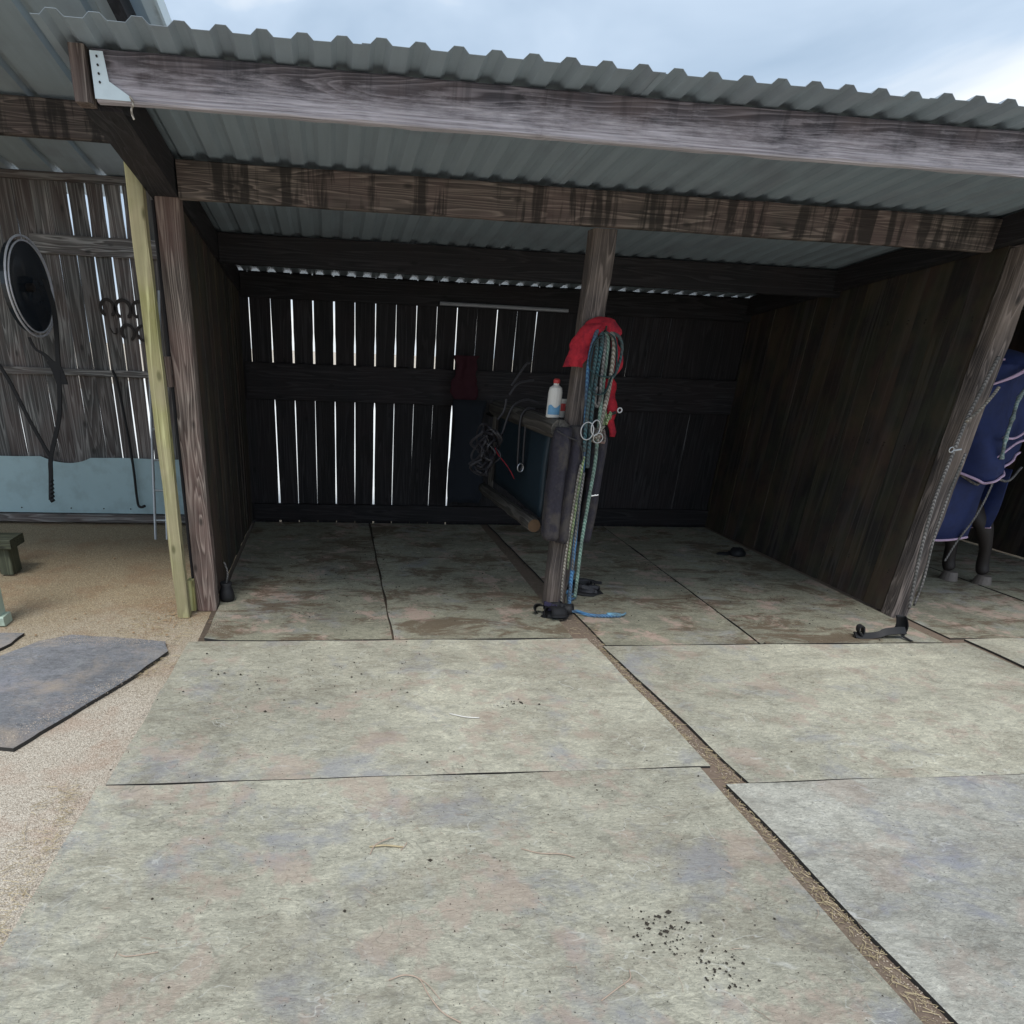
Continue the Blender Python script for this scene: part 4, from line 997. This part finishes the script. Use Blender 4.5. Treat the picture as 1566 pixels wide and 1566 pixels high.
# ---------------------------------------------------------------- horse in the right hand stall
hp = (4.97,5.33)
ho = thing('horse', 'dark horse in a navy rug with pink piping standing behind the right partition', 'horse', (hp[0],hp[1],0))
def skinned(name, verts, edges, mat, parent):
    me = bpy.data.meshes.new(name); me.from_pydata([v[0] for v in verts], edges, []); o = bpy.data.objects.new(name, me); C.objects.link(o)
    md = o.modifiers.new('skin','SKIN'); md.use_smooth_shade = True
    for i, v_ in enumerate(verts):
        r = v_[1]; me.skin_vertices[0].data[i].radius = r if isinstance(r, tuple) else (r,r)
    me.skin_vertices[0].data[0].use_root = True
    s_ = o.modifiers.new('sub','SUBSURF'); s_.levels = 2; s_.render_levels = 2
    me.materials.append(mat); o.parent = parent; return o
# local frame: +Y towards the head
hv = [((0,0,1.38),(.25,.27)), ((-.02,-.17,1.36),(.20,.22)), ((.02,.45,1.32),(.28,.30)), ((.04,.95,1.32),(.27,.30)), ((.06,1.3,1.38),(.22,.28)),
      ((.08,1.6,1.62),(.14,.2)), ((.10,1.85,1.85),(.11,.15)), ((.11,2.02,1.92),(.10,.12)), ((.12,2.2,1.75),(.08,.10)), ((.12,2.38,1.55),(.055,.07)),
      # hind legs
      ((-.13,.02,1.05),(.13,.17)), ((-.06,.04,.80),(.085,.12)), ((0.18,-0.17,0.50),(.062,.08)), ((0.30,-0.14,0.30),(.042,.048)), ((0.34,-0.13,0.14),(.048,.05)), ((0.35,-0.17,0.07),(.05,.055)),
      ((.17,.02,1.05),(.13,.17)), ((.24,.02,.80),(.085,.12)), ((0.41,-0.26,0.50),(.062,.08)), ((0.51,-0.26,0.30),(.042,.048)), ((0.55,-0.25,0.14),(.048,.05)), ((0.56,-0.29,0.07),(.05,.055)),
      # front legs
      ((-.10,1.25,1.0),(.11,.13)), ((-.10,1.22,.75),(.07,.08)), ((-.10,1.24,.48),(.05,.055)), ((-.10,1.24,.28),(.034,.036)), ((-.10,1.25,.13),(.042,.045)), ((-.10,1.28,.07),(.05,.055)),
      ((.22,1.25,1.0),(.11,.13)), ((.22,1.22,.75),(.07,.08)), ((.22,1.24,.48),(.05,.055)), ((.22,1.24,.28),(.034,.036)), ((.22,1.25,.13),(.042,.045)), ((.22,1.28,.07),(.05,.055))]
he = [(0,1),(0,2),(2,3),(3,4),(4,5),(5,6),(6,7),(7,8),(8,9),(0,10),(10,11),(11,12),(12,13),(13,14),(14,15),(0,16),(16,17),(17,18),(18,19),(19,20),(20,21),(4,22),(22,23),(23,24),(24,25),(25,26),(26,27),(4,28),(28,29),(29,30),(30,31),(31,32),(32,33)]
skinned('body', hv, he, M_horse, ho)
for (x,y) in ((.35,-.18),(.56,-.30),(-.10,1.29),(.22,1.29)):
    v, f = lathe([(.066,.0),(.062,.02),(.052,.06),(.048,.075)], 16, x, y, 1, 1.12); link('hoof', v, f, M_hoof, ho, smooth=False)
for sx_ in (-.05,.05):
    b = B(); b.tube([(.11+sx_,2.0,1.98),(.11+sx_*1.3,2.0,2.06),(.11+sx_*1.2,2.01,2.12)], [.035,.03,.005], 8); link('ear', b.v, b.f, M_horse, ho, smooth=True)
b = B(); b.tube(smooth_path([(0,-.30,1.42),(0,-.37,1.2),(.02,-.36,.9),(.03,-.33,.55)],5), [.04]*5+[.06]*5+[.05]*5+[.02], 10); link('tail', b.v, b.f, M_horse, ho, smooth=True)
# rug: arch sections from rump to chest
rv=[]; ns=44; na=44; T0=-.40; T1=1.45
def rug_half(s_):
    y = T0+(T1-T0)*s_
    k = min(1,max(.0,(y-T0)/.36)); wdt = .47*math.sqrt(max(.02,1-(1-k)**2)); top = 1.66+.14*math.sqrt(max(0,1-(1-k)**2))
    if y > .5: top -= .04*math.sin((y-.5)*2)
    return y, wdt, top
def rug_pt(s_, a, off=0):
    y,wdt,top = rug_half(s_); bottom = .80-.05*math.sin(s_*3)+.22*max(0,(.12-s_)/.12)
    # a in -1..1 ; |a|<.45 over the back, beyond hangs
    aa = abs(a); sg = 1 if a > 0 else -1
    if aa < .45:
        t = aa/.45*math.pi/2; x = wdt*math.sin(t)**.8; z = top-.34*(1-math.cos(t))
    else:
        t = (aa-.45)/.55; z = (top-.34)*(1-t)+bottom*t; x = wdt*(1+.06*math.sin(t*3))+.02*math.sin(y*16+t*3)*t
    w_ = noise.noise(Vector((y*3,z*2.5,sg*2)))*.07+noise.noise(Vector((y*9,z*2,sg*5)))*.05+.03*math.sin(y*22+z*6)*max(0,aa-.4)
    return Vector(((x+off+w_)*sg+.02, y, z+(off if aa < .45 else 0)))
for i in range(ns+1):
    for j in range(na+1): rv.append(rug_pt((i/ns)**1.25, -1+2*j/na))
rf = [(i*(na+1)+j, i*(na+1)+j+1, (i+1)*(na+1)+j+1, (i+1)*(na+1)+j) for i in range(ns) for j in range(na)]
rugo = link('rug', rv, rf, M_navy, ho, smooth=True)
s_ = rugo.modifiers.new('thick','SOLIDIFY'); s_.thickness = .012; s_.offset = 1
def piping(pts, r=.008, parent=rugo): b = B(); b.tube(smooth_path(pts,3), r, 6); return link('piping', b.v, b.f, M_trim, parent, smooth=True)
piping([rug_pt(i/14,-1,.012) for i in range(15)], .010)
piping([rug_pt(i/14,1,.012) for i in range(15)], .010)
piping([rug_pt(.02+.20*i/8, -.08-.62*i/8, .016) for i in range(9)])
piping([rug_pt(.05+.21*i/8, -.08-.60*i/8, .016) for i in range(9)])
# tail flap, V shaped at the bottom
fv=[];ff=[];nj=26;ni=30
for i in range(ni+1):
    z = 1.70-.62*i/ni
    for j in range(nj+1):
        u = -1+2*j/nj; wd_ = .31+.16*i/ni
        zz = z-(.20*(1-abs(u)))*(i/ni)**2
        x = -.08+u*wd_; y = -.43-.09*math.sin(i/ni*1.6)-.02*math.cos(u*5)+.16*abs(u)**2.2
        fold = .045*math.sin(u*5+z*9+2*noise.noise(Vector((u,z*2,1))))*(.3+.7*i/ni)+.05*noise.noise(Vector((u*3,z*3,3)))+.02*noise.noise(Vector((u*9,z*6,8)))
        fv.append((x,y+fold,zz))
ff = [(i*(nj+1)+j,(i+1)*(nj+1)+j,(i+1)*(nj+1)+j+1,i*(nj+1)+j+1) for i in range(ni) for j in range(nj)]
flap = link('tail_flap', fv, ff, M_navy, ho, smooth=True); s_ = flap.modifiers.new('thick','SOLIDIFY'); s_.thickness = .01
piping([Vector(fv[ni*(nj+1)+j])+Vector((0,-.008,0)) for j in range(nj+1)], .010, flap)
def on_flap(u, q):
    wd_ = .31+.16*q; z = 1.70-.62*q-(.20*(1-abs(u)))*q*q
    return Vector((-.08+u*wd_, -.43-.09*math.sin(q*1.6)-.02*math.cos(u*5)+.16*abs(u)**2.2-.045, z))
piping([on_flap(.5-1.45*k/12, .02+.40*(k/12)**1.4) for k in range(13)], .008, flap)
piping([on_flap(.68-1.55*k/12, .02+.34*(k/12)**1.4) for k in range(13)], .007, flap)
piping([on_flap(.05+.9*k/9, .66+.05*math.sin(k/9*3.1)) for k in range(10)], .009, flap)
piping([on_flap(.05+.9*k/9, .82-.05*math.sin(k/9*3.1)) for k in range(10)], .009, flap)
# fillet cord with knots and the leg straps
cd = [(.02,-.56,1.62),(-.06,-.58,1.48),(-.07,-.60,1.34),(-.06,-.60,1.20),(-.03,-.60,1.06)]
b = B(); b.tube(smooth_path(cd,5), [.012+.006*(k%5==0) for k in range(21)], 8); link('fillet_cord', b.v, b.f, rope_mat('mint_web',(.28,.42,.42),(.5,.6,.58)), flap, smooth=True)
b = B(); b.strip(smooth_path([(.10,-.46,.98),(.08,-.50,.85),(.05,-.50,.62),(.0,-.47,.40),(-.02,-.45,.24)],5), .02, (1,.2,0), .004); link('leg_strap', b.v, b.f, R_grey, ho)
for yb_, r0_ in ((.55,.012),(.95,.012)):
    b = B(); b.strip([rug_pt((yb_-T0)/(T1-T0), a_, .022) for a_ in [-1+2*i/24 for i in range(25)]], .045, (0,1,0), .004); link('surcingle', b.v, b.f, fabric('dark_surcingle',(.02,.02,.03)), ho)
for z_, x0_, x1_ in ((.97,-.36,-.02),(1.0,.0,.36)):
    b = B(); b.tube(smooth_path([(x0_-.05,-.30,z_+.15),(x0_*.7,-.43,z_),(x1_*.6,-.47,z_-.12),(x1_,-.42,z_-.02)],5), .009, 6); link('leg_strap', b.v, b.f, R_grey, ho, smooth=True)
# lower under-rug edge visible under the main rug
def under(sg, name):
    uv=[];n1=12;n2=6
    for i in range(n1+1):
        y=-.33+1.5*i/n1
        for j in range(n2+1):
            t=j/n2; z=.95-.46*t-.04*math.sin(i*.7)*t; uv.append((.0+sg*(.37+.04*math.sin(i*1.3+t*3)*t)+.02, y, z))
    uf=[(i*(n2+1)+j,i*(n2+1)+j+1,(i+1)*(n2+1)+j+1,(i+1)*(n2+1)+j) for i in range(n1) for j in range(n2)]
    o=link(name,uv,uf,M_navy,ho,smooth=True); s_=o.modifiers.new('thick','SOLIDIFY'); s_.thickness=.008
    piping([Vector(uv[i*(n2+1)+n2])+Vector((sg*.006,0,0)) for i in range(n1+1)], .008, o)
under(-1,'under_rug'); under(1,'under_rug')
uv=[]
for i in range(5):
    x=-.40+.48*i/4
    for j in range(6): t=j/5; uv.append((x,-.40-.05*math.sin(i/8*3.14)+.01*math.sin(j),1.0-.56*t-.03*math.sin(i*.8)*t))
o=link('under_rug',uv,[(i*6+j,(i+1)*6+j,(i+1)*6+j+1,i*6+j+1) for i in range(4) for j in range(5)],M_navy,ho,smooth=True)
s_=o.modifiers.new('thick','SOLIDIFY'); s_.thickness=.008
piping([Vector(uv[i*6+5])+Vector((0,-.006,0)) for i in range(5)], .010, o)

# ---------------------------------------------------------------- loose stuff: straw, crumbs, pebbles
def scatter(name, label, pts, mat, fn):
    V=[];F=[]
    for p in pts:
        v,f = fn(p); n=len(V); V+=v; F+=[tuple(a+n for a in q) for q in f]
    return tag(link(name,V,F,mat), label, kind='stuff')
rs = random.Random(21)
def stalk(p, lo=.008, hi=.07, r0=.0008):
    x,y,z = p; a = rs.uniform(0,6.28); l = lo+(hi-lo)*rs.random()**2.2; r = r0*rs.uniform(.7,1.6); c_=rs.uniform(-.4,.4)
    pts=[Vector((x+math.cos(a+c_*t)*l*t, y+math.sin(a+c_*t)*l*t, z+.0015+.004*t*(1-t)*rs.uniform(0,2))) for t in (0,.5,1)]
    b=B(); b.tube(pts,r,3,cap=False); return b.v,b.f
pts=[]
for _ in range(900):
    y = rs.uniform(1.0,3.8); pts.append((1.655-.02*(y<2.3)+rs.gauss(0,.022)+.05*(2.2<y<2.6), y, -.006))
for _ in range(60): pts.append((rs.uniform(1.5,1.8), rs.uniform(3.9,4.3), .001))
scatter('straw', 'dry straw caught in the dirt seam between the mats', pts, M_straw, stalk)
pts=[]
for _ in range(500):
    y=rs.uniform(.9,2.4); pts.append((-.99-abs(rs.gauss(0,.07)), y, -.014))
for _ in range(500): pts.append((rs.uniform(-1.3,-.9), rs.uniform(3.4,4.3), -.014))
scatter('straw', 'straw drifted along the left edge of the mats', pts, M_straw, stalk)
pts=[(rs.uniform(-.8,4.0), rs.uniform(1.1,4.6), .003) for _ in range(700)]+[(rs.uniform(-.6,3.9), rs.uniform(4.4,6.8), .003) for _ in range(900)]
scatter('hay_bits', 'thin bits of hay scattered over the mats', pts, M_twig, lambda p: stalk(p,.012,.06,.0007))
def crumb(p):
    x,y,z,s = p; v=[];
    for (a,b_,c_) in ((1,0,0),(-1,0,0),(0,1,0),(0,-1,0),(0,0,1),(0,0,-.3)):
        k=s*rs.uniform(.6,1.2); v.append((x+a*k,y+b_*k,z+c_*k*.7))
    return v,[(0,2,4),(2,1,4),(1,3,4),(3,0,4),(2,0,5),(1,2,5),(3,1,5),(0,3,5)]
pts=[]
for _ in range(110): pts.append((1.0+rs.gauss(0,.06),1.47+rs.gauss(0,.05)-.0,.003,.0006+.0016*rs.paretovariate(1.6) if rs.random()<.96 else .008))
for _ in range(60): pts.append((1.12+rs.gauss(0,.05),1.32+rs.gauss(0,.05),.003,abs(rs.gauss(.0025,.002))+.001))
for _ in range(420): pts.append((rs.uniform(-.8,1.5),rs.uniform(1.1,3.8),.003,abs(rs.gauss(.0012,.0012))+.0008))
for _ in range(160): pts.append((rs.uniform(1.75,4.0),rs.uniform(1.1,3.7),.004,abs(rs.gauss(.0015,.0012))+.0008))
for cx,cy,sx,sy,n_ in ((-.1,5.2,.35,.5,500),(.5,6.0,.5,.4,250),(1.2,5.2,.2,.5,180),(3.3,4.6,.3,.5,260),(2.3,5.2,.3,.5,200),(.37,5.0,.02,1.0,160),(-.2,3.4,.4,.2,120),(2.72,5,.05,.8,120),(.9,3.0,.06,.03,40)):
    for _ in range(n_): pts.append((cx+rs.gauss(0,sx),cy+rs.gauss(0,sy),.003,abs(rs.gauss(.0015,.003))+.001))
for _ in range(6500):
    x=rs.uniform(-.95,4.1); y=rs.uniform(1.0,4.6)
    if noise.noise(Vector((x*1.8,y*1.8,5))) > -.15 and not 1.56<x<1.78: pts.append((x,y,.002,.0005+.0005*rs.paretovariate(2.0)))
pts=[p for p in pts if -.93<p[0]<4.1 and p[1]<6.95 and p[3]<.012 and not (p[0]<-.76 and p[1]>3.8)]
scatter('dung_crumbs', 'dark crumbs of dung and mud trodden over the mats', pts, M_crumb, crumb)
M_shav = simple('wood_shavings', (.30,.20,.11), .9, var=.6, scale=40)
pts=[(rs.uniform(-2.6,-1.0), 4.0+3*rs.random()**1.3, -.012, .001+.0015*rs.paretovariate(2.2)) for _ in range(3500)]+[(-1.0+rs.gauss(0,.12), 4.4+rs.gauss(0,.15), -.012, .002+.0015*rs.paretovariate(2.2)) for _ in range(500)]
pts=[p for p in pts if p[3]<.012 and not (-1.02<p[0]<-.78 and 4.3<p[1]<7)]
scatter('wood_shavings', 'brown shavings and bark crumbs littering the ground under the old shelter', pts, M_shav, crumb)
M_peb = simple('pale_pebble', (.52,.44,.36), .9, var=.45, scale=90)
pts=[]
for _ in range(9000):
    x=rs.uniform(-2.6,-.9); y=rs.uniform(1.0,5.2)
    if y<1.0+(-x-1)*.2: continue
    pts.append((x,y,-.022+noise.noise(Vector((x*1.3,y*1.3,3)))*.007,rs.uniform(.0015,.0045)))
for _ in range(1600):
    y=rs.uniform(1.1,3.8); pts.append((-.975+.03*(y>2.4)*(1+(y-2.4))+abs(rs.gauss(0,.035)), y, .001, rs.uniform(.001,.003)))
for _ in range(900):
    t_=rs.random(); pts.append((-1.44+.37*t_+rs.gauss(0,.03)-.02, 2.69+.69*t_+rs.gauss(0,.03)+.02, .003, rs.uniform(.001,.003)))
for _ in range(1500):
    pts.append((rs.uniform(-1.7,-.95), 3.9+rs.gauss(0,.05), .003, rs.uniform(.001,.003)))
for _ in range(500):
    y=rs.uniform(3.9,4.5); pts.append((-.77+abs(rs.gauss(0,.05)), y, .003, rs.uniform(.001,.003)))
for _ in range(1800):
    y=rs.uniform(1.0,3.9); pts.append((1.66+rs.gauss(0,.03)+.05*(2.2<y<2.4), y, -.010, rs.uniform(.001,.004)))
scatter('pebbles', 'fine pale pebbles loose on the sandy ground', pts, M_peb, crumb)
# clear individual stalks
def stick(name, pts, r, mat, label, cat='straw'):
    b=B(); b.tube(smooth_path([(x,y,z) for x,y,z in pts],5), r, 6); return tag(b.go(name,mat,smooth=True),label,cat,'single stalks lying on the nearest mat')
stick('straw_stalk',[(.115,1.925,.005),(.17,1.925,.009),(.235,1.915,.006)],.0035,M_straw,'thick yellow stalk in the crossed tuft on the foreground mat')
stick('straw_stalk',[(.115,1.885,.005),(.135,1.925,.012),(.185,1.955,.014),(.205,1.965,.008)],.0022,M_twig,'bent pale stalk crossing over the thick yellow stalk')
stick('straw_stalk',[(.225,1.90,.005),(.245,1.925,.008),(.25,1.94,.006)],.002,M_twig,'tiny stalk at the right end of the crossed tuft')
stick('twig',[(.14,1.35,.005),(.185,1.362,.007),(.225,1.345,.008),(.245,1.29,.008),(.275,1.235,.006),(.32,1.20,.005)],.0022,M_twig,'long bent twig lying at the bottom middle of the picture','twig')
stick('twig',[(.225,1.35,.006),(.25,1.32,.007),(.275,1.275,.006)],.0016,M_twig,'thin twig touching the long bent twig','twig')
stick('twig',[(.66,1.88,.005),(.72,1.85,.006),(.80,1.84,.006),(.84,1.82,.005)],.002,M_twig,'thin curved twig on the mat left of the dark crumbs','twig')
stick('twig',[(-.63,1.50,.005),(-.60,1.49,.006),(-.52,1.50,.005)],.0018,M_twig,'small forked twig on the lower left of the mat','twig')
stick('twig',[(.72,1.235,.005),(.78,1.27,.006),(.83,1.30,.005),(.84,1.33,.007)],.0018,M_twig,'thin twig near the bottom right of the nearest mat','twig')
stick('twig',[(.56,2.90,.005),(.63,2.86,.007),(.70,2.85,.005)],.003,M_white,'pale stick on the middle mat before the left stall','twig')
